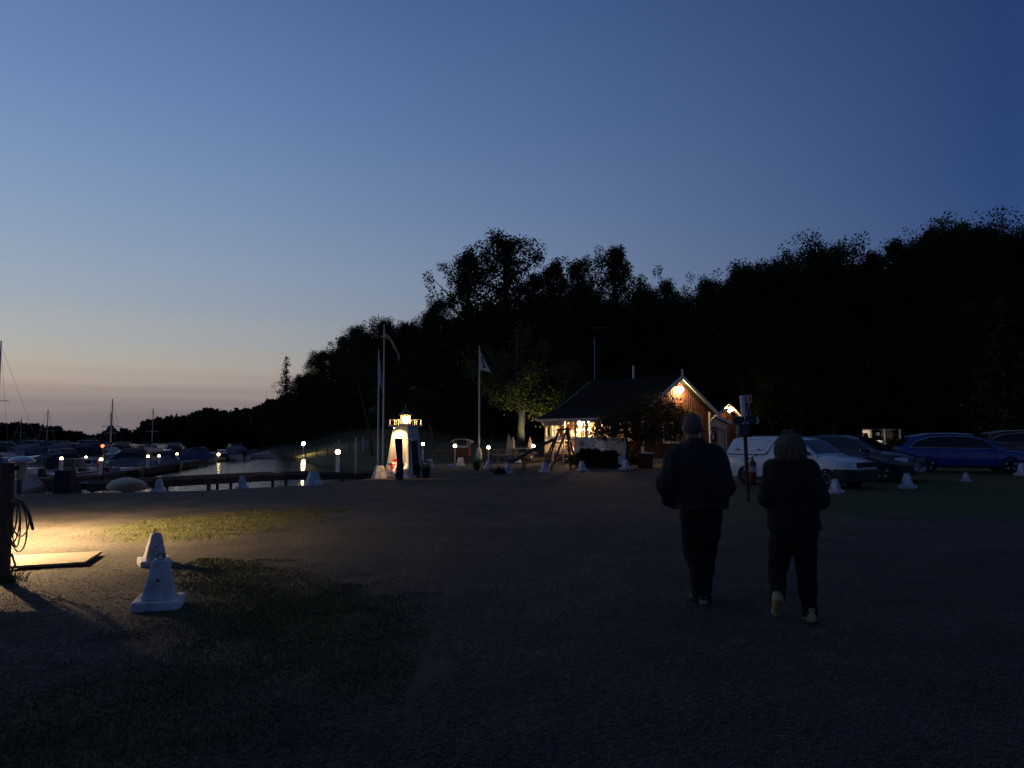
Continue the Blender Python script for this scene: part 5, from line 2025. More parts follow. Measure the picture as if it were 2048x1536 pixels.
# low iron bench frame in front
ib = G(1020, 944)
bench = thing('iron_bench', 'low dark metal bench beside the white cone in front of the garden', 'bench', (ib.x - .1, ib.y + .6, ib.z), R(3))
for i in range(4):
    MB().box((0, -.15 + i * .1, .36), (1.7, .07, .025)).build('slat', mat('dark_bench_slat', (.05, .05, .055), .5), bench)
for s in (-.75, .75):
    MB().beam((s, -.17, .34), (s, -.17, 0), .04).build('leg', BLACKMETAL, bench)
    MB().beam((s, .17, .34), (s, .17, 0), .04).build('leg', BLACKMETAL, bench)

# red cart with curved roof
ct = G(921, 926)
cart = thing('garden_cart', 'small red wooden cart with a curved pale roof on the lawn', 'cart', (ct.x, ct.y + 1.2, ct.z), R(-12))
MB().box((0, 0, .62), (.95, .6, .5)).build('body', FALU, cart)
for sx in (-.42, .42):
    for sy in (-.27, .27):
        MB().box((sx, sy, 1.05), (.05, .05, .4)).build('roof_post', CREAM, cart)
mb = MB()
rings = []
for y in (-.42, .42):
    o_ = [Vector((.62 * math.cos(a), y, 1.18 + .22 * math.sin(a))) for a in np.linspace(0, PI, 11)]
    i_ = [Vector((.58 * math.cos(a), y, 1.16 + .20 * math.sin(a))) for a in np.linspace(PI, 0, 11)]
    rings.append(o_ + i_)
mb.loft(rings)
mb.build('curved_roof', PALEBOARD, cart)
for s in (-1, 1):
    M = Matrix.Translation((s * .3, -.36, .28)) @ Matrix.Rotation(PI / 2, 4, 'X')
    w = MB().lathe([(.24, -.025), (.28, -.025), (.28, .025), (.24, .025)], (0, 0, 0), 20, M)
    for k in range(6):
        a = k * PI / 3
        w.beam(M @ Vector((0, 0, 0)), M @ Vector((.26 * math.cos(a), .26 * math.sin(a), 0)), .025)
    w.build('wheel', BROWNWOOD, cart)
MB().beam((.35, -.45, .4), (.6, -.9, .05), .05).build('shaft', BROWNWOOD, cart)
MB().box((0, -.1, .93), (.5, .3, .12)).build('goods_tray', PALEBOARD, cart)


def pot(label, px, py, r, h, m=TERRA, plant=True, seed=1):
    g = G(px, py)
    t = thing('flower_pot', label, 'flower pot', g)
    MB().lathe([(r * .72, 0), (r * .95, h * .85), (r, h * .86), (r, h), (r * .9, h), (r * .88, h - .03)], (0, 0, 0), 16).build('pot', m, t, smooth=True)
    if plant:
        rng = np.random.default_rng(seed)
        q = rng.normal(size=(260, 3)) * np.array([r * .55, r * .55, h * .35]) + np.array([0, 0, h * 1.25])
        q[:, 2] = np.maximum(q[:, 2], h)
        v, f = leaf_quads(q, .035, rng)
        np_mesh('plant', v, f, PLANT, t)
    return t


pot('dark flower pot with a plant at the right foot of the lighthouse', 834, 955, .14, .26, TERRA, True, 3)
pot('black flower pot standing right of the lighthouse door', 852, 955, .17, .32, BLACKMETAL, True, 4)
pot('dark round pot on the gravel below the far flagpole', 953, 940, .17, .22, NAVY, True, 5)
pot('low dark flower tub left of a white cone in front of the garden', 999, 948, .30, .14, BLACKMETAL, True, 6)
# white kerb stone
kb = G(905, 935)
tag(MB().box((kb.x, kb.y, kb.z + .07), (.5, .16, .18), rz=.05).build('kerb_stone', CONEPAINT, None, bevel=.015), 'short white painted kerb stone on the lawn edge before the cart', 'kerb stone')
# red bin with a pale lid
rb = G(1293, 937)
bin_ = thing('waste_bin', 'dark red bin with a pale open lid under the fruit tree', 'bin', (rb.x, rb.y + .3, rb.z), R(-15))
MB().loft([[(-.34, -.27, .03), (.34, -.27, .03), (.34, .27, .03), (-.34, .27, .03)], [(-.42, -.34, .66), (.42, -.34, .66), (.42, .34, .66), (-.42, .34, .66)]]).build('body', REDPLASTIC, bin_, bevel=.03)
MB().box((0, 0, .68), (.9, .72, .05)).build('rim', REDPLASTIC, bin_, bevel=.01)
MB().box((.12, .05, .74), (.6, .5, .035), rx=R(6), ry=R(4)).build('lid', PALEBOARD, bin_, bevel=.01)
for s in (-1, 1):
    MB().lathe([(.05, -.03), (.05, .03)], (0, 0, 0), 10, Matrix.Translation((s * .3, .27, .05)) @ Matrix.Rotation(PI / 2, 4, 'Y')).build('wheel', BLACKMETAL, bin_)
# leaning pale sign on the cone
ls = G(1247, 938)
lsg = thing('leaning_sign', 'pale handwritten sign leaning on the cone right of the hedge', 'sign', (ls.x - .05, ls.y + .12, ls.z), R(10))
MB().box((0, 0, .42), (.36, .025, .42), rx=R(-14)).build('board', CREAM, lsg)
MB().box((0, .12, .2), (.03, .03, .45), rx=R(16)).build('prop', BROWNWOOD, lsg)

# boundary beam in front of the gable
bmn = G(1330, 915)
tag(MB().box((bmn.x, bmn.y, bmn.z + .1), (1.9, .18, .22), rz=R(40)).build('border_log', PALEBOARD, None, bevel=.02), 'pale border log on the ground below the house gable', 'log')

# lit terrace corner behind the parked cars
TY = 40.0


def tpos(px, Y=TY):
    x = PX(px, Y)
    return (x, Y, gz(x, Y))


def tz(py, Y=TY):
    return PZ(py, Y)


sgb = thing('notice_sign', 'small pale sign on a thin stake behind the dark car', 'sign', tpos(1728))
g0 = sgb.location.z
MB().box((.07, 0, tz(863) - g0), (.26, .02, .15)).build('board', SIGNWHITE, sgb)
MB().box((-.05, .02, (tz(858) - g0) / 2), (.03, .03, tz(858) - g0)).build('stake', GREYWOOD, sgb)
ped = thing('pedestal_table', 'pale pedestal table with a round foot behind the dark car', 'table', tpos(1739))
hh_ = tz(860) - g0
bz_ = tz(879) - g0
MB().lathe([(.17, 0), (.17, bz_ - .06), (.16, bz_)], (0, 0, 0), 14).build('pedestal', GREYWOOD, ped)
MB().lathe([(.15, bz_), (.06, bz_ + .06), (.055, bz_ + .2), (.09, hh_ - .2), (.09, hh_)], (0, 0, 0), 14).build('column', CREAM, ped, smooth=True)
MB().lathe([(.16, bz_ - .01), (.16, bz_ + .035)], (0, 0, 0), 16).build('foot_ring', SIGNWHITE, ped)
pg = thing('pergola', 'low weathered pergola frame with rails behind the parked cars', 'pergola', tpos(1770, TY + .6))
gp = pg.location.z
for px in (1742, 1769, 1800):
    x = PX(px, TY + .6) - pg.location.x
    MB().box((x, 0, (tz(858) - gp) / 2), (.07, .07, tz(858) - gp)).build('post', PALEBOARD, pg)
MB().box(((PX(1742, TY) + PX(1800, TY)) / 2 - pg.location.x, .06, tz(859) - gp), (PX(1803, TY) - PX(1740, TY), .05, .06)).build('top_rail', GREYWOOD, pg)
for py in (866, 869.5):
    MB().box((PX(1765, TY) - pg.location.x, -.06, tz(py) - gp), (.22, .04, .045)).build('shelf', SIGNWHITE, pg)
for k in range(6):
    MB().box((PX(1776 + k * 4, TY) - pg.location.x, .05, tz(867) - gp), (.035, .03, .5)).build('trellis_slat', GREYWOOD, pg)
plt = thing('planter_tub', 'round white planter tub behind the dark car bonnet', 'planter', tpos(1760, TY - .6))
gq = plt.location.z
MB().lathe([(.14, tz(890) - gq - .0), (.21, tz(884) - gq), (.23, tz(880.5) - gq), (.20, tz(880.5) - gq)], (0, 0, 0), 18).build('tub', SIGNWHITE, plt, smooth=True)
MB().lathe([(.1, 0), (.1, tz(890) - gq)], (0, 0, 0), 12).build('stand', GREYWOOD, plt)
x = PX(1783, TY)
hedge_bush('terrace_shrub', 'small green shrub beside the pergola behind the cars', (x, TY - .2, gz(x, TY)), .38, .35, 1.35, 1800, 71, PLANT)
tl_ = thing('terrace_lantern', 'low added lantern hidden behind the dark parked car to light the terrace', 'lamp', tpos(1712, TY - 1.2))  # unseen lantern, added to light the terrace things
MB().box((0, 0, .55), (.08, .08, 1.1)).build('post', BLACKMETAL, tl_)
MB().box((0, 0, 1.17), (.13, .13, .14)).build('lantern', emit('terrace_lantern_glow', (1.0, .8, .5), 60), tl_)
MB().box((0, 0, 1.26), (.2, .2, .03)).build('cap', BLACKMETAL, tl_)
lamp_light('light', (.16, .12, 1.16), 60, (1.0, .80, .48), .05, tl_)

# fence and path on the far bank
fn_y = 74.0
fen = thing('rail_fence', 'low wooden rail fence along the bank path below the wood', 'fence', (PX(640, fn_y), fn_y, 0))
prev = None
for k, px in enumerate(range(590, 770, 22)):
    Y = float(np.interp(px, [590, 770], [82, 66]))
    x = PX(px, Y)
    z = gz(x, Y)
    o_ = Vector(fen.location)
    b = Vector((x, Y, z)) - o_
    MB().box((b.x, b.y, b.z + .45), (.10, .10, .95)).build('post', GREYWOOD, fen)
    if prev is not None:
        for q in (.45, .82):
            MB().beam(prev + Vector((0, 0, q)), b + Vector((0, 0, q)), .05, .09).build('rail', GREYWOOD, fen)
    prev = b
for k, (px, Y, h, lab) in enumerate(((670, 70, 1.3, 'left pale stump post behind the globe lamp on the boardwalk'), (678, 69, 1.6, 'taller pale stump post above the boardwalk globe lamp'), (727, 68, 1.3, 'pale stump post on the bank left of the flagpoles'))):
    x = PX(px, Y)
    o = MB().lathe([(.13, 0), (.11, h), (.02, h + .02)], (x, Y, gz(x, Y)), 10).build('stump_post', PALEBOARD, None)
    tag(o, lab, 'post')
# slim birch stems catching the lamplight
for px, py0, top, Y, ln_, lab in ((745, 900, 700, 62, -2.4, 'slim leaning birch left of the flagpoles'), (868, 905, 790, 58, -1.2, 'slim leaning birch right of the lighthouse'), (783, 900, 760, 60, .5, 'thin straight birch behind the lighthouse')):
    x = PX(px, Y)
    zb = gz(x, Y)
    h = PZ(top, Y) - zb
    t = thing('birch_tree', lab, 'tree', (x, Y, zb))
    MB().tube([(0, 0, -.05), (ln_ * .15, 0, h * .3), (ln_ * .55, .1, h * .7), (ln_, .1, h)], [.11, .09, .06, .02], 8).build('trunk', BARK_PALE, t, smooth=True)
    rng = np.random.default_rng(int(px))
    cs = np.concatenate([np.array([ln_ * q + rng.normal() * .5, rng.normal() * .5, h * (.55 + .5 * q)])[None] + rng.normal(size=(40, 3)) * .35 for q in rng.random(26)])
    v, f = leaf_quads(cs, .12, rng)
    np_mesh('crown', v, f, LEAF_DARK, t)

# ------------------------------------------------------------------ marina: piers
PIERWOOD = mat('wet_pier_wood', (.042, .040, .038), .85, .4, 5, .5, 30)


def pier(label, pts, w, z, name='pier', skirt=.18):
    t = thing(name, label, 'pier', (pts[0][0], pts[0][1], z), 0)
    o_ = Vector(t.location)
    for i in range(len(pts) - 1):
        a, b = Vector((*pts[i], z)) - o_, Vector((*pts[i + 1], z)) - o_
        d = (b - a)
        ln_ = d.length
        d.normalize()
        s = Vector((-d.y, d.x, 0))
        rz = math.atan2(d.y, d.x)
        n = int(ln_ / .16)
        mb = MB()
        for k in range(n):
            c = a + d * (k + .5) * (ln_ / n) + Vector((0, 0, random.uniform(-.004, .004)))
            mb.box(c, (ln_ / n - .015, w * random.uniform(.99, 1.01), .04), rz)
        mb.build('deck_planks', GREYWOOD, t)['kind'] = 'stuff'
        for q in (-1, 1):
            MB().beam(a + s * q * (w / 2 - .06) + Vector((0, 0, -.03 - skirt / 2)), b + s * q * (w / 2 - .06) + Vector((0, 0, -.03 - skirt / 2)), .09, skirt).build('stringer', PIERWOOD, t)
            MB().beam(a + s * q * (w / 2 - .05) + Vector((0, 0, .05)), b + s * q * (w / 2 - .05) + Vector((0, 0, .05)), .07, .05).build('edge_rail', BROWNWOOD, t)
        for k in range(int(ln_ / 3) + 1):
            for q in (-1, 1):
                c = a + d * min(ln_ - .1, k * 3.0 + .1) + s * q * (w / 2 - .15)
                MB().tube([c + Vector((0, 0, -1.6)), c + Vector((0, 0, -.06))], .07, 8).build('pile', BROWNWOOD, t)
    return t


pier('brown shore boardwalk running along the water to the flagpoles', [(-5.3, 38.6), (-11.1, 37.2), (-16.5, 29.6)], 1.3, -.22, 'boardwalk', .26)
pier('long grey mooring pier with globe lamps among the boats', [(-22.6, 30.6), (-20.9, 38), (-23.2, 50), (-25.2, 62)], 1.6, -.38, skirt=.32)
pier('short gangway sloping from the shore to the boats', [(-14.8, 22.2), (-17.0, 27.2), (-21.8, 34.2)], 1.0, -.18, 'gangway')
pier('far floating pier behind the moored cruisers', [(-43, 64), (-26.5, 71.5)], 1.2, -.5)
for px, py, Y, zb, lab in ((123, 917, 39.0, -.38, 'globe lamp on the mooring pier left of the orange life buoy post'), (202, 919, 39.0, -.38, 'globe lamp on the pier right beside the orange life buoy post'),
                           (296, 913, 46.0, -.38, 'globe lamp on the pier in front of the covered white cruiser'), (318, 912, 51.0, -.38, 'globe lamp just right of the one by the white cruiser'),
                           (354, 908, 56.0, -.38, 'globe lamp at the outer end of the mooring pier'), (437, 909, 70.0, -.5, 'far globe lamp whose streak shines on the open water')):
    globe_lamp(lab, px, py, Y, zb, .085 if Y < 60 else .13, 'bollard' if Y < 60 else 'post', 3 if Y < 60 else 10)
for px, py, Y, lab in ((24, 917, 62.0, 'small globe lamp on the far left pier end'), (109, 917, 48.0, 'globe lamp left of the brighter one on the pier'), (172, 914, 58.0, 'tiny globe lamp behind the cruisers in the middle of the marina')):
    globe_lamp(lab, px, py, Y, -.5, .075, 'post', 3)

# orange life buoy post with a red light
lb = (PX(206, 39.2), 39.2, -.36)
lbp = thing('life_buoy_post', 'orange life buoy post with a red light on top, on the mooring pier', 'post', lb)
hl_ = PZ(893, 39.2) - lb[2]
MB().box((.07, 0, hl_ / 2), (.07, .07, hl_)).build('post', BROWNWOOD, lbp)
MB().ball((0, 0, hl_ + .02), .085, 12, 8).build('red_light', emit('red_lamp_glow', (1.0, .17, .06), 4), lbp, smooth=True)
mb = MB().tube([(.14 * math.cos(a) - .06, -.05, hl_ * .34 + .26 * math.sin(a)) for a in np.linspace(0, 2 * PI, 20)], .05, 8)
mb.build('life_buoy', mat('orange_buoy', (.6, .07, .02), .5, .2, 5), lbp, smooth=True)
lamp_light('light', (-.1, -.12, hl_ + .02), 2.5, (1.0, .2, .08), .06, lbp)
# notice sign by the shore
nsx = G(38, 988)
ns = thing('marina_sign', 'square notice sign on a wooden post at the left shore', 'sign', (nsx.x, nsx.y, nsx.z))
hn = PZ(893, nsx.y) - nsx.z
MB().box((0, 0, hn / 2 - .1), (.09, .09, hn)).build('post', BROWNWOOD, ns)
MB().box((.01, -.06, PZ(901, nsx.y) - nsx.z), (.25, .02, .28)).build('board', PALEBOARD, ns)
mb = MB()
for r in range(5):
    mb.box((.01, -.073, PZ(901, nsx.y) - nsx.z + .09 - r * .045), (.18, .004, .014))
mb.build('print_lines', BLACKMETAL, ns)['kind'] = 'stuff'
# navy covered box at the shore
nb_ = G(117, 988)
nbx = thing('covered_box', 'dark navy covered box standing on the shore edge', 'box', (nb_.x, nb_.y + .3, nb_.z), R(6))
MB().box((0, 0, .33), (.46, .40, .64), taper=.96).build('cover', NAVY, nbx, bevel=.03)
MB().box((0, 0, .02), (.5, .44, .05)).build('pallet', BROWNWOOD, nbx)

# ------------------------------------------------------------------ boats
HULLW = mat('white_gelcoat', (.62, .63, .65), .3, .15, 2, coat=.3)
HULLB = mat('navy_hull', (.02, .028, .06), .35, .2, 2, coat=.3)
HULLD = mat('dark_hull', (.03, .032, .036), .4, .2, 2)
TARP = mat('blue_grey_tarpaulin', (.10, .115, .15), .85, .3, 3, .5, 8)
TARPD = mat('navy_canopy', (.014, .018, .03), .85, .3, 3, .4, 8)
TEAK = mat('teak_trim', (.14, .085, .045), .6, .3, 5)
MAST = mat('mast_aluminium', (.35, .35, .36), .35, .1, 5, metal=.8)


def boat(label, px, Y, rz, L, kind, hull=HULLW, top=TARPD, mast_py=None, W=None, name='motorboat', z=WATER_Z, cat='boat', pitch=0):
    x = PX(px, Y)
    t = thing(name, label, cat, (x, Y, z), rz, 'boats moored in the marina')
    W = W or L * .38
    fb = L * (.105 if kind != 'sail' else .10)
    rings = []
    for q in np.linspace(0, 1, 12):
        xx = -L / 2 + L * q
        b = W / 2 * (1 - max(0, (q - .45) / .55) ** 2.2) * (.88 + .12 * min(1, q / .35)) + .012
        sh = fb * (1 + .45 * q * q)
        kz = -.15 + .30 * fb * max(0, (q - .75) / .25) ** 2 * 2
        rings.append([Vector(p) for p in ((xx, -b, sh), (xx, -b * .96, sh * .55), (xx, -b * .80, .02), (xx, -b * .15, kz), (xx, b * .15, kz), (xx, b * .80, .02), (xx, b * .96, sh * .55), (xx, b, sh), (xx, b * .5, sh + .04), (xx, -b * .5, sh + .04))])
    MB().loft(rings).build('hull', hull, t, smooth=True)
    MB().tube([(-L / 2 + L * q, -(W / 2 * (1 - max(0, (q - .45) / .55) ** 2.2) * (.88 + .12 * min(1, q / .35)) + .02), fb * (1 + .45 * q * q)) for q in np.linspace(0, 1, 14)], .025, 5).build('rub_rail', TEAK if hull is not HULLW else HULLB, t)
    zc = fb * 1.1

    def trunk(x0, x1, h, w0, nm='cabin', m=HULLW, slope=.35):
        r = []
        for xx, hh_, ww in ((x0, h, w0), (x0 + (x1 - x0) * .3, h * 1.02, w0), (x1 - h * slope * 2, h * .95, w0 * .85), (x1, .02, w0 * .6)):
            r.append([Vector((xx, -ww / 2, zc - .03)), Vector((xx, -ww / 2 * .86, zc + hh_)), Vector((xx, ww / 2 * .86, zc + hh_)), Vector((xx, ww / 2, zc - .03))])
        return MB().loft(r).build(nm, m, t)
    if kind in ('cruiser', 'open', 'covered'):
        cab = trunk(-.02 * L, .36 * L, .09 * L if kind == 'cruiser' else .045 * L, W * .74)
        if kind == 'cruiser':
            for s in (-1, 1):
                for k in range(2):
                    MB().box((.05 * L + k * .12 * L, s * W * .345, zc + .05 * L), (.09 * L, .03, .035 * L)).build('porthole', GLASS_DARK, cab)
        # windscreen: three panes with frame
        zw = zc + (.09 * L if kind == 'cruiser' else .045 * L)
        hw_ = .11 * L
        fr = MB()
        for s in (-1, 1):
            fr.tube([(-.10 * L, s * W * .36, zw - .05), (-.02 * L, s * W * .30, zw), (-.10 * L, s * W * .27, zw + hw_), (-.22 * L, s * W * .32, zw + hw_ * .95)], .02, 5)
        fr.tube([(-.10 * L, -W * .27, zw + hw_), (-.10 * L, W * .27, zw + hw_)], .02, 5)
        wsf = fr.build('windscreen_frame', MAST, t)
        MB().poly([(-.02 * L, -W * .29, zw), (-.02 * L, W * .29, zw), (-.10 * L, W * .265, zw + hw_), (-.10 * L, -W * .265, zw + hw_)], .01, (1, 0, .5)).build('windscreen', GLASS_CLEAR, wsf)
        for s in (-1, 1):
            MB().poly([(-.04 * L, s * W * .31, zw), (-.24 * L, s * W * .34, zw - .02), (-.22 * L, s * W * .31, zw + hw_ * .9), (-.10 * L, s * W * .27, zw + hw_)], .01, (0, s, 0)).build('side_screen', GLASS_CLEAR, wsf)
        if kind in ('cruiser', 'covered'):
            r = []
            for xx, hh_ in ((-.47 * L, .06 * L), (-.44 * L, .11 * L), (-.30 * L, .15 * L), (-.12 * L, .165 * L if kind == 'cruiser' else .12 * L), (-.085 * L, .14 * L if kind == 'cruiser' else .09 * L)):
                ww = W * .86
                r.append([Vector((xx, -ww / 2, zc - .02)), Vector((xx, -ww / 2 * .92, zc + hh_ * .7)), Vector((xx, -ww / 2 * .6, zc + hh_)), Vector((xx, ww / 2 * .6, zc + hh_)), Vector((xx, ww / 2 * .92, zc + hh_ * .7)), Vector((xx, ww / 2, zc - .02))])
            MB().loft(r).build('canopy', top, t)
        else:
            MB().box((-.24 * L, 0, zc + .12), (.12 * L, W * .5, .25)).build('seat', top, t, bevel=.03)
        mo = MB().box((-L / 2 - .12, 0, fb + .12), (.28, .30, .42)).build('outboard_motor', BLACKMETAL, t, bevel=.05)
        MB().box((-L / 2 - .12, 0, fb - .35), (.10, .08, .6)).build('motor_leg', BLACKMETAL, mo)
        rl = MB()
        for s in (-1, 1):
            rl.tube([(.08 * L, s * W * .42, zc), (.12 * L, s * W * .42, zc + .3), (.34 * L, s * W * .26, zc + .34), (.485 * L, s * .04, zc + .40)], .014, 5)
            rl.tube([(.30 * L, s * W * .29, zc), (.30 * L, s * W * .29, zc + .33)], .012, 5)
        rl.build('bow_rail', MAST, t)['kind'] = 'stuff'
    if kind == 'tarp':
        r = []
        for q in np.linspace(0, 1, 7):
            xx = -L / 2 - .05 + (L * .98) * q
            b = W / 2 * (1 - max(0, (q - .45) / .55) ** 2.2) + .06
            hh_ = fb * (1.02 + .45 * q * q) + L * (.16 if q < .6 else .16 * (1 - q) / .4 + .02) * (.6 if q < .05 else 1)
            r.append([Vector((xx, -b, fb * .8)), Vector((xx, -b * .95, fb + .06)), Vector((xx, 0, hh_)), Vector((xx, b * .95, fb + .06)), Vector((xx, b, fb * .8))])
        MB().loft(r).build('tarpaulin', top, t)
    if kind == 'sail':
        trunk(-.12 * L, .25 * L, .06 * L, W * .55, 'coachroof')
        h = PZ(mast_py, Y) - z
        MB().tube([(.08 * L, 0, zc), (.08 * L, 0, h)], [.06, .04], 8).build('mast', MAST, t, smooth=True)
        bo_ = MB().tube([(.07 * L, 0, zc + .75), (-.34 * L, 0, zc + .80)], .04, 7).build('boom', MAST, t)
        MB().tube([(.06 * L, 0, zc + .85), (-.15 * L, 0, zc + .88), (-.33 * L, 0, zc + .86)], [.14, .12, .07], 8).build('sail_cover', top, bo_, smooth=True)
        st = MB()
        for e in ((-.48 * L, 0, zc), (.49 * L, 0, zc + .05), (.06 * L, W * .45, zc), (.06 * L, -W * .45, zc)):
            st.tube([(.08 * L, 0, h * .97), e], .008, 4)
        st.tube([(.08 * L, -W * .3, h * .55), (.08 * L, W * .3, h * .55)], .02, 5)
        st.build('rigging', MAST, t)['kind'] = 'stuff'
    t.rotation_euler = (0, pitch, rz)
    return t


boat('white cruiser with a big black canopy moored in the middle of the marina', 275, 56, R(100), 5.30, 'cruiser', HULLB, TARPD)
boat('low white sports boat with a raked windscreen at the left shore', 62, 40, R(-68), 4.68, 'open', HULLW, TARPD)
boat('dark sports cruiser with an arched windscreen frame behind the pier lamp', 152, 45, R(72), 5.15, 'cruiser', HULLW, TARPD)
boat('white flybridge cruiser at the far left of the marina', 80, 60, R(95), 6.24, 'cruiser', HULLW, TARP)
boat('white cruiser behind the orange life buoy post', 186, 66, R(100), 6.24, 'cruiser', HULLW, TARPD)
boat('small boat wrapped in a grey blue tarpaulin below the black-canopied cruiser', 263, 49, R(75), 3.59, 'tarp', HULLD, TARP)
boat('tarpaulin-wrapped boat right of the pier globe lamps', 325, 52, R(70), 3.74, 'tarp', HULLD, TARP)
boat('dark covered boat behind the tarpaulin-wrapped ones', 338, 62, R(110), 4.37, 'covered', HULLD, TARPD)
boat('small boat under a blue cover on the open water side', 398, 66, R(60), 3.90, 'tarp', HULLW, mat('blue_cover', (.06, .08, .16), .8, .3, 3))
boat('small white-bowed boat left of the far globe lamp', 378, 70, R(120), 3.59, 'open', HULLW, TARPD)
boat('dark blue cruiser beside the far globe lamp', 420, 74, R(35), 4.68, 'covered', HULLB, TARPD)
boat('white cabin cruiser right of the far globe lamp', 462, 76, R(140), 4.84, 'cruiser', HULLW, TARP)
boat('lone small white motorboat near the wooded bank', 517, 80, R(15), 3.43, 'open', HULLW, TARPD)
boat('motor cruiser cut by the left edge behind the wooden post', -6, 44, R(75), 5.46, 'cruiser', HULLB, TARP)
boat('grey open boat lying behind the notice sign', 30, 52, R(110), 4.68, 'covered', HULLD, TARP)
boat('low dark boat in front of the moored cruiser on the pier', 232, 42, R(70), 3.90, 'open', HULLD, TARPD)
boat('covered boat behind the navy box at the shore', 112, 52, R(100), 4.21, 'covered', HULLW, TARP)
boat('white launch between the two pairs of pier lamps', 222, 74, R(80), 4.99, 'cruiser', HULLW, TARP)
boat('sailing boat with the tallest thin mast left of the marina middle', 221, 72, R(110), 7.22, 'sail', HULLW, TARPD, 797, name='sailing_boat')
boat('sailing boat whose mast stands right of the orange post', 297, 76, R(75), 6.80, 'sail', HULLB, TARPD, 817, name='sailing_boat')
boat('sailing boat with a dark mast behind the left cruisers', 90, 84, R(100), 6.80, 'sail', HULLW, TARPD, 818, name='sailing_boat')
boat('distant sailing boat with a short mast near the left edge', 38, 118, R(100), 6.80, 'sail', HULLW, TARPD, 835, name='sailing_boat')
boat('near sailing boat cut by the left edge, its tall mast at the very edge', -26, 46, R(70), 7.65, 'sail', HULLW, TARPD, 679, name='sailing_boat')
boat('sailing boat with a dark pennant mast left of the tallest thin mast', 214, 80, R(80), 6.38, 'sail', HULLD, TARP, 824, name='sailing_boat')
for px, Y, rz, L, kd, hl, tp, lab in ((10, 66, 95, 5.6, 'cruiser', HULLW, TARPD, 'pale cruiser behind the boats at the far left edge'), (55, 74, 80, 5.2, 'covered', HULLD, TARPD, 'dark covered boat below the short left mast'),
                                      (128, 76, 105, 5.8, 'cruiser', HULLW, TARP, 'white cruiser in the back row left of the orange post'), (160, 86, 85, 5.6, 'covered', HULLB, TARPD, 'navy boat in the back row between the left masts'),
                                      (250, 84, 100, 5.4, 'cruiser', HULLW, TARPD, 'white boat in the back row right of the tallest thin mast'), (310, 88, 80, 5.0, 'covered', HULLW, TARP, 'pale covered boat in the back row behind the pier lamps'),
                                      (350, 82, 110, 5.0, 'cruiser', HULLD, TARPD, 'dark cruiser at the right end of the back row'), (20, 100, 95, 6.0, 'covered', HULLD, TARPD, 'dark covered boat far back at the left edge of the marina'), (70, 108, 85, 6.0, 'cruiser', HULLB, TARPD, 'navy cruiser far back below the left masts'),
                                      (118, 104, 100, 6.0, 'covered', HULLD, TARPD, 'black-covered boat far back between the left masts'), (190, 112, 90, 6.0, 'cruiser', HULLD, TARPD, 'dark cruiser far back behind the orange post'),
                                      (168, 40.5, 70, 4.4, 'open', HULLW, TARP, 'small white open boat beside the orange life buoy post')):
    boat(lab, px, Y, R(rz), L, kd, hl, tp)
rbx = G(265, 984)
rw = boat('overturned brown wooden rowing boat on the shore edge', 258, rbx.y + 1.15, R(-62), 2.6, 'row', mat('brown_varnished_planks', (.15, .095, .06), .6, .3, 6, .4, 20, stretch=(1, 8, 8)), TARPD, name='rowing_boat', z=.17, W=1.15)
rw.rotation_euler = (R(180), 0, R(-62))
rw.scale = (1, 1, .6)
# mooring posts in the shallow water
for k, (px, Y, h, lab) in enumerate(((483, 27.5, 1.0, 'thick dark mooring post in front of the broad white cone'), (160, 26, 1.2, 'dark mooring post at the gangway foot'), (420, 30, .9, 'dark mooring post under the boardwalk middle'), (712, 37, 1.75, 'thin pale stake on the boardwalk right of the globe lamp'))):
    x = PX(px, Y)
    zb_ = -1.1 if k < 3 else -.25
    o = MB().lathe([(.085 if k < 3 else .045, 0), (.075 if k < 3 else .04, h), (.01, h + .01)], (x, Y, zb_), 10).build('mooring_post', BROWNWOOD if k < 3 else PALEBOARD, None)
    tag(o, lab, 'post')
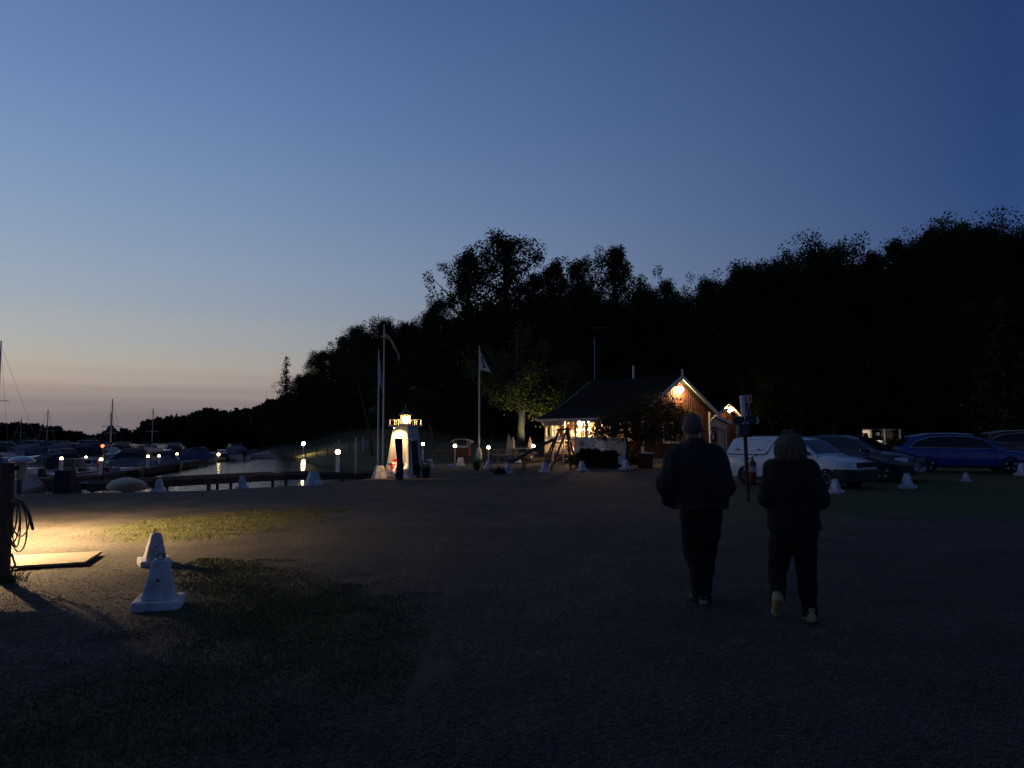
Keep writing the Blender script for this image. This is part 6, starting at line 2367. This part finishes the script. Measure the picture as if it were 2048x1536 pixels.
# ------------------------------------------------------------------ people (smooth distance fields turned into one continuous skin)
class Field:
    def __init__(self, lo, hi, h):
        self.lo, self.h = np.array(lo, float), h
        self.n = np.ceil((np.array(hi) - self.lo) / h).astype(int) + 1
        self.F = np.full(self.n, 1.0, np.float32)

    def _sub(self, lo, hi):
        a = np.clip(np.floor((np.array(lo) - self.lo) / self.h).astype(int), 0, self.n - 1)
        b = np.clip(np.ceil((np.array(hi) - self.lo) / self.h).astype(int) + 1, 1, self.n)
        sl = tuple(slice(i, j) for i, j in zip(a, b))
        ax = [self.lo[k] + np.arange(a[k], b[k]) * self.h for k in range(3)]
        return sl, np.meshgrid(*ax, indexing='ij')

    def _mix(self, sl, d, k, sub=False):
        f = self.F[sl]
        if sub:
            f[...] = np.maximum(f, -d)
            return
        if k <= 0:
            f[...] = np.minimum(f, d)
            return
        hh_ = np.clip(.5 + .5 * (f - d) / k, 0, 1)
        f[...] = f * (1 - hh_) + d * hh_ - k * hh_ * (1 - hh_)

    def limb(self, pts, rad, k=.03, flat_=None):
        """tapered limb through the joints; flat_ = (direction, factor) squashes it"""
        for i in range(len(pts) - 1):
            a, b = np.array(pts[i], float), np.array(pts[i + 1], float)
            ra, rb = rad[i], rad[i + 1]
            m = max(ra, rb) + k + .05
            sl, (X, Y, Z) = self._sub(np.minimum(a, b) - m, np.maximum(a, b) + m)
            px, py, pz = X - a[0], Y - a[1], Z - a[2]
            e = b - a
            t = np.clip((px * e[0] + py * e[1] + pz * e[2]) / (e @ e + 1e-9), 0, 1)
            d = np.sqrt((px - t * e[0]) ** 2 + (py - t * e[1]) ** 2 + (pz - t * e[2]) ** 2) - (ra + (rb - ra) * t)
            self._mix(sl, d, k)

    def egg(self, c, r, k=.03, sub=False):
        c, r = np.array(c, float), np.array(r, float)
        sl, (X, Y, Z) = self._sub(c - r - k - .05, c + r + k + .05)
        q = np.sqrt(((X - c[0]) / r[0]) ** 2 + ((Y - c[1]) / r[1]) ** 2 + ((Z - c[2]) / r[2]) ** 2)
        self._mix(sl, (q - 1) * r.min(), k, sub)

    def trunk(self, zs, cx, cy, rx, ry, k=.04, pw=2.3):
        lo = (min(cx) - max(rx) - .1, min(cy) - max(ry) - .1, zs[0] - .06)
        hi = (max(cx) + max(rx) + .1, max(cy) + max(ry) + .1, zs[-1] + .06)
        sl, (X, Y, Z) = self._sub(lo, hi)
        ip = lambda v: np.interp(Z, zs, v)
        RX, RY = ip(rx), ip(ry)
        q = (np.abs((X - ip(cx)) / RX) ** pw + np.abs((Y - ip(cy)) / RY) ** pw) ** (1 / pw)
        d = (q - 1) * np.minimum(RX, RY)
        d = np.maximum(d, np.maximum(zs[0] - Z, Z - zs[-1]))
        self._mix(sl, d, k)

    def wrinkle(self, amp, seed, stretch=(1, 1, 1), s=9.0):
        ax = [self.lo[k] + np.arange(self.n[k]) * self.h for k in range(3)]
        X, Y, Z = np.meshgrid(*ax, indexing='ij')
        r = np.random.default_rng(seed)
        w = 0
        for _ in range(7):
            d = r.normal(size=3) * np.array(stretch) * s
            w = w + np.sin(X * d[0] + Y * d[1] + Z * d[2] + r.random() * 6.3)
        self.F += (w * amp / 3).astype(np.float32)

    def cut_z(self, zmin=None, zmax=None):
        Z = (self.lo[2] + np.arange(self.n[2]) * self.h)[None, None, :]
        if zmin is not None:
            self.F = np.maximum(self.F, (zmin - Z)).astype(np.float32)
        if zmax is not None:
            self.F = np.maximum(self.F, (Z - zmax)).astype(np.float32)

    def mesh(self, name, m, parent=None):
        F = self.F
        F[0], F[-1], F[:, 0], F[:, -1], F[:, :, 0], F[:, :, -1] = 1, 1, 1, 1, 1, 1
        S = F < 0
        nx, ny, nz = F.shape
        cnt = np.zeros((nx - 1, ny - 1, nz - 1), np.int8)
        for i in (0, 1):
            for j in (0, 1):
                for k in (0, 1):
                    cnt += S[i:nx - 1 + i, j:ny - 1 + j, k:nz - 1 + k]
        cells = np.argwhere((cnt > 0) & (cnt < 8))
        idx = -np.ones(cnt.shape, np.int32)
        idx[tuple(cells.T)] = np.arange(len(cells))
        pos = np.zeros((len(cells), 3))
        num = np.zeros(len(cells))
        cor = [(i, j, k) for i in (0, 1) for j in (0, 1) for k in (0, 1)]
        val = {c: F[cells[:, 0] + c[0], cells[:, 1] + c[1], cells[:, 2] + c[2]] for c in cor}
        for c in cor:
            for ax in range(3):
                if c[ax] == 0:
                    d = list(c)
                    d[ax] = 1
                    a, b = val[c], val[tuple(d)]
                    cr = (a < 0) != (b < 0)
                    t = np.where(cr, a / np.where(a - b == 0, 1, a - b), 0)
                    p = np.tile(np.array(c, float), (len(cells), 1))
                    p[:, ax] += t
                    pos += p * cr[:, None]
                    num += cr
        v = self.lo + (cells + pos / num[:, None]) * self.h
        fs = []
        for ax in range(3):
            A = np.moveaxis(S, ax, 0)
            e = np.argwhere(A[:-1] != A[1:])
            sgn = A[:-1][tuple(e.T)]
            u, w = (ax + 1) % 3, (ax + 2) % 3
            full = np.zeros((len(e), 3), int)
            rest = [q for q in range(3) if q != ax]
            full[:, ax] = e[:, 0]
            full[:, rest[0]] = e[:, 1]
            full[:, rest[1]] = e[:, 2]
            q4 = []
            for du, dw in ((0, 0), (-1, 0), (-1, -1), (0, -1)):
                g = full.copy()
                g[:, u] += du
                g[:, w] += dw
                q4.append(idx[g[:, 0], g[:, 1], g[:, 2]])
            q4 = np.stack(q4, 1)
            q4[~sgn] = q4[~sgn][:, ::-1]
            fs.append(q4)
        f = np.concatenate(fs)
        f = f[(f >= 0).all(1)]
        return np_mesh(name, v, f, m, parent, smooth=True)


SKIN = mat('skin', (.42, .25, .18), .6, .15, 10)
JACKET_BLUE = mat('dark_navy_jacket', (.018, .0172, .0165), .85, .25, 8, .35, 45)
JACKET_BLACK = mat('black_jacket', (.006, .006, .006), .85, .3, 8, .35, 45)
TROUSER = mat('black_trousers', (.005, .005, .005), .9, .3, 8, .3, 45)
HAIR_GREY = mat('short_grey_hair', (.12, .098, .082), .75, .4, 30, .6, 90, stretch=(6, 6, 1))
HAIR_BASE = mat('dark_blonde_hair', (.08, .06, .038), .7, .5, 18, .8, 60, stretch=(7, 7, .8))
HAIR_FAIR = mat('ash_blonde_hair', (.21, .155, .092), .65, .5, 18, .8, 60, stretch=(7, 7, .8))
SHOE_DARK = mat('dark_shoe', (.015, .014, .014), .6, .2, 8)
SHOE_PALE = mat('pale_heel', (.70, .62, .58), .6, .2, 8)
SHOE_TAN = mat('yellow_tan_shoe', (.40, .30, .12), .6, .3, 12, .3, 30)
EYE = mat('eye_white', (.6, .6, .6), .3)


def hand(fl, wrist, direction, palm_n, size=1.0, side=1):
    """palm and five separate, slightly curled fingers"""
    w, d, n = Vector(wrist), Vector(direction).normalized(), Vector(palm_n).normalized()
    s = d.cross(n).normalized() * side
    n = s.cross(d).normalized() * side
    pc = w + d * .055 * size
    for k in (-.028, 0, .026):
        fl.limb([w + s * k * .6, pc + s * k * size + d * .035], [.017, .015], .012)
    for i, (off, ln_) in enumerate(((-.033, .062), (-.011, .076), (.011, .080), (.033, .070))):
        a = pc + s * off * size + d * .035 * size
        b = a + (d * .8 + n * .35).normalized() * ln_ * .5 * size
        c = b + (d * .35 + n * .9).normalized() * ln_ * .5 * size
        fl.limb([a, b, c], [.0095, .009, .0078], .004)
    a = w + d * .02 + s * .032 * size
    b = a + (d * .6 + s * .75 + n * .3).normalized() * .04 * size
    c = b + (d * .9 + n * .5).normalized() * .032 * size
    fl.limb([a, b, c], [.012, .010, .009], .008)


def head(fl, c, yaw=0.0, r=(.078, .098, .118)):
    c = Vector(c)
    M = Matrix.Rotation(yaw, 3, 'Z')
    at_ = lambda x, y, z: c + M @ Vector((x, y, z))
    fl.egg(at_(0, -.005, .015), r, .02)
    fl.egg(at_(0, .035, -.045), (.056, .062, .075), .03)            # jaw
    fl.limb([at_(0, .088, .02), at_(0, .108, -.012)], [.010, .014], .012)    # nose
    fl.limb([at_(-.035, .078, .034), at_(.035, .078, .034)], [.012, .012], .015)   # brow
    for s in (-1, 1):
        fl.egg(at_(s * (r[0] + .004), .0, -.005), (.012, .024, .034), .006)
        fl.egg(at_(s * .032, .094, .012), (.013, .010, .009), 0, True)
    fl.egg(at_(0, .100, -.052), (.022, .012, .004), 0, True)         # mouth
    return at_


# ---- man in the navy jacket
mg = G(1411, 1206)
J = dict(neck=(-.085, 0, 1.53), head=(-.105, .015, 1.695), ls=(-.265, 0, 1.41), le=(-.385, -.03, 1.14), lw=(-.315, .09, .99), rs=(.125, 0, 1.41), re=(.225, -.03, 1.14), rw=(.150, .09, .99),
         lh=(-.125, 0, .90), lk=(-.105, .045, .50), la=(-.060, -.02, .10), rh=(.055, 0, .90), rk=(.058, .10, .50), ra=(.052, .20, .10))
fl = Field((-.6, -.35, -.02), (.45, .5, 1.88), .0085)
hd = head(fl, J['head'], R(8), (.084, .103, .121))
fl.limb([J['neck'], (J['head'][0], .0, 1.63)], [.062, .058], .03)
fl.trunk([.86, 1.0, 1.15, 1.35, 1.47, 1.53], [-.03, -.04, -.06, -.07, -.08, -.085], [0, 0, 0, 0, 0, 0], [.18, .185, .19, .195, .14, .07], [.12, .13, .13, .125, .09, .06], .05)
for s, e, w in (('ls', 'le', 'lw'), ('rs', 're', 'rw')):
    fl.limb([J[s], J[e], J[w]], [.062, .048, .032], .03)
hand(fl, J['lw'], (.55, .25, -.6), (.5, .3, .4), 1.0, 1)
hand(fl, J['rw'], (-.55, .25, -.6), (-.5, .3, .4), 1.0, -1)
for h_, k_2, a_ in (('lh', 'lk', 'la'), ('rh', 'rk', 'ra')):
    fl.limb([J[h_], J[k_2], J[a_]], [.085, .055, .04], .04)
    a = Vector(J[a_])
    fl.limb([a + Vector((0, -.03, -.055)), a + Vector((0, .15, -.07))], [.032, .026], .03)
man = fl.mesh('person', SKIN)
man.location = mg
man.rotation_euler = (0, 0, R(4))
tag(man, 'broad man in a dark navy jacket and black trousers, walking away', 'person')
for s in (-1, 1):
    MB().ball(hd(s * .032, .084, .012), .0115, 10, 8).build('eye', EYE, man, smooth=True)
fl = Field((-.62, -.35, .84), (.5, .45, 1.66), .0095)
fl.trunk([.905, .96, 1.05, 1.2, 1.33, 1.42, 1.49, 1.545], [-.02, -.02, -.03, -.05, -.065, -.075, -.08, -.085], [0, 0, 0, -.005, -.01, -.01, 0, 0],
         [.262, .262, .258, .25, .24, .20, .13, .085], [.19, .19, .185, .178, .165, .135, .10, .085], .03, 2.4)
fl.limb([(-.18, 0, 1.44), J['ls'], (-.30, -.01, 1.36), J['le'], J['lw']], [.085, .088, .090, .084, .074], .05)
fl.limb([(.04, 0, 1.44), J['rs'], (.155, -.01, 1.36), J['re'], J['rw']], [.085, .088, .090, .080, .064], .05)
fl.limb([(-.085, -.035, 1.53), (-.085, -.03, 1.575)], [.085, .074], .04)
fl.limb([(-.10, 0, 1.49), (-.21, 0, 1.44)], [.085, .085], .05)
fl.limb([(-.06, 0, 1.49), (.07, 0, 1.44)], [.085, .085], .05)
fl.wrinkle(.008, 3, (1.0, 1.0, .9), 14)
fl.wrinkle(.004, 4, (1.2, 1.2, .7), 34)
fl.cut_z(.90, 1.60)
fl.mesh('jacket', JACKET_BLUE, man)
fl = Field((-.42, -.35, .03), (.36, .5, 1.02), .0095)
fl.trunk([.80, .88, .99], [-.035, -.03, -.03], [.01, 0, 0], [.185, .20, .20], [.145, .15, .15], .05)
fl.limb([(-.12, 0, .86), (-.115, .02, .68), J['lk'], (-.082, .0, .3), (-.062, -.015, .075)], [.115, .105, .090, .086, .080], .03)
fl.limb([(.055, 0, .86), (.06, .04, .68), J['rk'], (.058, .15, .3), (.054, .19, .085)], [.115, .105, .090, .086, .080], .03)
fl.wrinkle(.009, 5, (.8, .8, 1.1), 18)
fl.cut_z(.055, 1.0)
fl.mesh('trousers', TROUSER, man)
fl = Field((-.3, -.25, 1.5), (.12, .25, 1.88), .008)
hc = Vector(J['head'])
fl.egg(hc + Vector((0, -.010, .018)), (.091, .108, .125), .0)
fl.egg(hc + Vector((0, .060, .105)), (.062, .085, .060), 0, True)       # thin on top
fl.egg(hc + Vector((0, .14, -.02)), (.10, .115, .15), 0, True)          # free face
fl.egg(hc + Vector((-.11, .03, -.02)), (.045, .03, .05), 0, True)
fl.egg(hc + Vector((.11, .03, -.02)), (.045, .03, .05), 0, True)
fl.wrinkle(.003, 8, (1, 1, 1), 60)
fl.cut_z(hc.z - .075, None)
fl.mesh('hair', HAIR_GREY, man)


def shoe(fl, ank, yaw=0.0, lift=0.0, ln_=.27, w=.046):
    M = Matrix.Rotation(yaw, 3, 'Z') @ Matrix.Rotation(-lift, 3, 'X')
    a = Vector(ank)
    q = lambda x, y, z: a + M @ Vector((x, y, z))
    fl.limb([q(0, -.055, -.052), q(0, .03, -.055), q(0, .125, -.065), q(0, ln_ - .105, -.070)], [w, w * .98, w * 1.02, w * .72], .03)
    fl.limb([q(0, -.01, .02), q(0, -.01, -.03)], [.050, .052], .03)


for nm, ak, yw in (('shoe', J['la'], R(6)), ('shoe', J['ra'], R(-4))):
    f2 = Field((ak[0] - .12, ak[1] - .2, -.02), (ak[0] + .12, ak[1] + .3, .2), .008)
    shoe(f2, ak, yw)
    f2.cut_z(.004, None)
    so = f2.mesh('shoe', SHOE_DARK, man)
    MB().loft([[(ak[0] - .042, ak[1] - .088, .012), (ak[0] + .042, ak[1] - .088, .012), (ak[0] + .035, ak[1] - .075, .012), (ak[0] - .035, ak[1] - .075, .012)],
               [(ak[0] - .036, ak[1] - .107, .05), (ak[0] + .036, ak[1] - .107, .05), (ak[0] + .03, ak[1] - .085, .05), (ak[0] - .03, ak[1] - .085, .05)]]).build('heel_patch', SHOE_PALE if ak is J['la'] else SHOE_DARK, so)

# ---- woman in black with tan shoes
wg = G(1602, 1245)
K = dict(neck=(-.055, 0, 1.41), head=(-.062, .02, 1.535), ls=(-.205, 0, 1.335), le=(-.288, -.045, 1.08), lw=(-.165, .16, 1.045), rs=(.105, 0, 1.335), re=(.178, -.045, 1.08), rw=(.065, .16, 1.045),
         lh=(-.125, 0, .83), lk=(-.150, .13, .47), la=(-.205, -.015, .215), rh=(.045, 0, .83), rk=(.070, .03, .46), ra=(.078, -.01, .095))
fl = Field((-.5, -.35, -.02), (.4, .45, 1.70), .0085)
hd = head(fl, K['head'], R(-5), (.072, .092, .110))
fl.limb([K['neck'], (K['head'][0], 0, 1.46)], [.050, .048], .03)
fl.trunk([.78, .9, 1.05, 1.22, 1.34, 1.39], [-.04, -.04, -.05, -.05, -.05, -.055], [0] * 6, [.18, .175, .165, .165, .11, .05], [.12, .12, .115, .115, .08, .05], .05)
for s, e, w in (('ls', 'le', 'lw'), ('rs', 're', 'rw')):
    fl.limb([K[s], K[e], K[w]], [.052, .040, .028], .03)
hand(fl, K['lw'], (.8, .5, .1), (0, -.4, -1), .92, -1)
hand(fl, K['rw'], (-.8, .5, .1), (0, -.4, -1), .92, 1)
for h_, k_2, a_ in (('lh', 'lk', 'la'), ('rh', 'rk', 'ra')):
    fl.limb([K[h_], K[k_2], K[a_]], [.085, .052, .036], .04)
a = Vector(K['la'])
fl.limb([a + Vector((0, -.02, -.03)), a + Vector((.01, .09, -.12))], [.030, .024], .03)
a = Vector(K['ra'])
fl.limb([a + Vector((0, -.02, -.055)), a + Vector((0, .13, -.065))], [.030, .024], .03)
woman = fl.mesh('person', SKIN)
woman.location = wg
woman.rotation_euler = (0, 0, R(-3))
tag(woman, 'fair-haired woman in a black jacket and tan shoes, walking away beside the man', 'person')
for s in (-1, 1):
    MB().ball(hd(s * .030, .080, .012), .011, 10, 8).build('eye', EYE, woman, smooth=True)
fl = Field((-.55, -.35, .76), (.42, .42, 1.55), .0095)
fl.trunk([.80, .86, .95, 1.07, 1.22, 1.335, 1.40, 1.455], [-.035, -.035, -.04, -.045, -.05, -.05, -.052, -.055], [0, 0, 0, 0, -.005, -.005, 0, 0],
         [.225, .228, .225, .218, .205, .165, .11, .075], [.165, .17, .165, .155, .145, .12, .09, .075], .03, 2.3)
fl.limb([(-.12, 0, 1.38), K['ls'], (-.24, -.02, 1.2), K['le'], K['lw']], [.070, .078, .080, .074, .056], .05)
fl.limb([(.02, 0, 1.38), K['rs'], (.135, -.02, 1.2), K['re'], K['rw']], [.070, .078, .080, .074, .056], .05)
fl.limb([(-.055, -.02, 1.42), (-.055, -.025, 1.475)], [.078, .072], .04)
fl.wrinkle(.008, 13, (1.0, 1.0, .9), 15)
fl.wrinkle(.004, 14, (1.2, 1.2, .7), 34)
fl.cut_z(.80, 1.50)
fl.mesh('jacket', JACKET_BLACK, woman)
fl = Field((-.42, -.35, .02), (.34, .45, .95), .0095)
fl.trunk([.72, .80, .92], [-.04, -.04, -.04], [.01, 0, 0], [.185, .195, .19], [.14, .145, .14], .05)
fl.limb([(-.125, 0, .80), (-.14, .07, .63), K['lk'], (-.175, .06, .34), (-.20, -.005, .20)], [.115, .10, .080, .072, .068], .03)
fl.limb([(.045, 0, .80), (.058, .015, .63), K['rk'], (.074, .01, .25), (.078, 0, .075)], [.115, .10, .080, .074, .070], .03)
fl.wrinkle(.009, 15, (.8, .8, 1.1), 18)
fl.cut_z(.05, .9)
fl.mesh('trousers', TROUSER, woman)
fl = Field((-.32, -.28, 1.28), (.2, .22, 1.75), .008)
hc = Vector(K['head'])
fl.egg(hc + Vector((0, -.022, .010)), (.112, .118, .108), .02)
fl.egg(hc + Vector((-.055, -.04, -.045)), (.085, .085, .070), .04)
fl.egg(hc + Vector((.055, -.04, -.045)), (.085, .085, .068), .04)
fl.egg(hc + Vector((-.012, -.03, .120)), (.050, .045, .030), .015)        # small knot on top
fl.egg(hc + Vector((0, .145, -.03)), (.09, .105, .13), 0, True)
fl.wrinkle(.0075, 23, (2.2, 2.2, .35), 34)
fl.mesh('hair', HAIR_BASE, woman)
def strands():
    rng = np.random.default_rng(77)
    vs, fs = [], []
    for i in range(800):
        a = rng.uniform(-PI * .98, -PI * .02) + rng.normal() * .12
        ca, sa = math.cos(a), math.sin(a)
        low = rng.uniform(-.135, -.06)
        pts = []
        for t in np.linspace(0, 1, 6):
            ph = t * 1.9
            if t < .6:
                e = t / .6 * PI / 2
                q = Vector((ca * .118 * math.sin(e), sa * .126 * math.sin(e) - .024, .010 + .112 * math.cos(e)))
            else:
                u = (t - .6) / .4
                fl_ = 1.02 + .22 * u * rng.random() + .05 * rng.normal()
                q = Vector((ca * .120 * fl_, sa * .120 * fl_ - .026, .010 + (low - .010) * u))
            pts.append(hc + q + Vector(rng.normal(size=3) * (.003 + .006 * t)))
        w = .0035 * rng.uniform(.5, 1.5)
        tx = Vector((-sa, ca, 0)) * w
        o = len(vs)
        for k, q in enumerate(pts):
            s_ = 1 if k < 5 else .15
            vs += [q - tx * s_, q + tx * s_]
        for k in range(5):
            fs.append((o + 2 * k, o + 2 * k + 1, o + 2 * k + 3, o + 2 * k + 2))
    o = np_mesh('hair_strands', np.array([tuple(v) for v in vs]), np.array(fs), HAIR_FAIR, woman, True)
    o['kind'] = 'stuff'


strands()
for ak, yw, lf in ((K['la'], R(-4), R(-52)), (K['ra'], R(-8), 0.0)):
    f2 = Field((ak[0] - .13, ak[1] - .2, -.02), (ak[0] + .13, ak[1] + .28, .36), .008)
    shoe(f2, ak, yw, -lf if False else (R(44) if lf else 0.0), .245, .037)
    f2.cut_z(.004, None)
    f2.mesh('shoe', SHOE_TAN, woman)
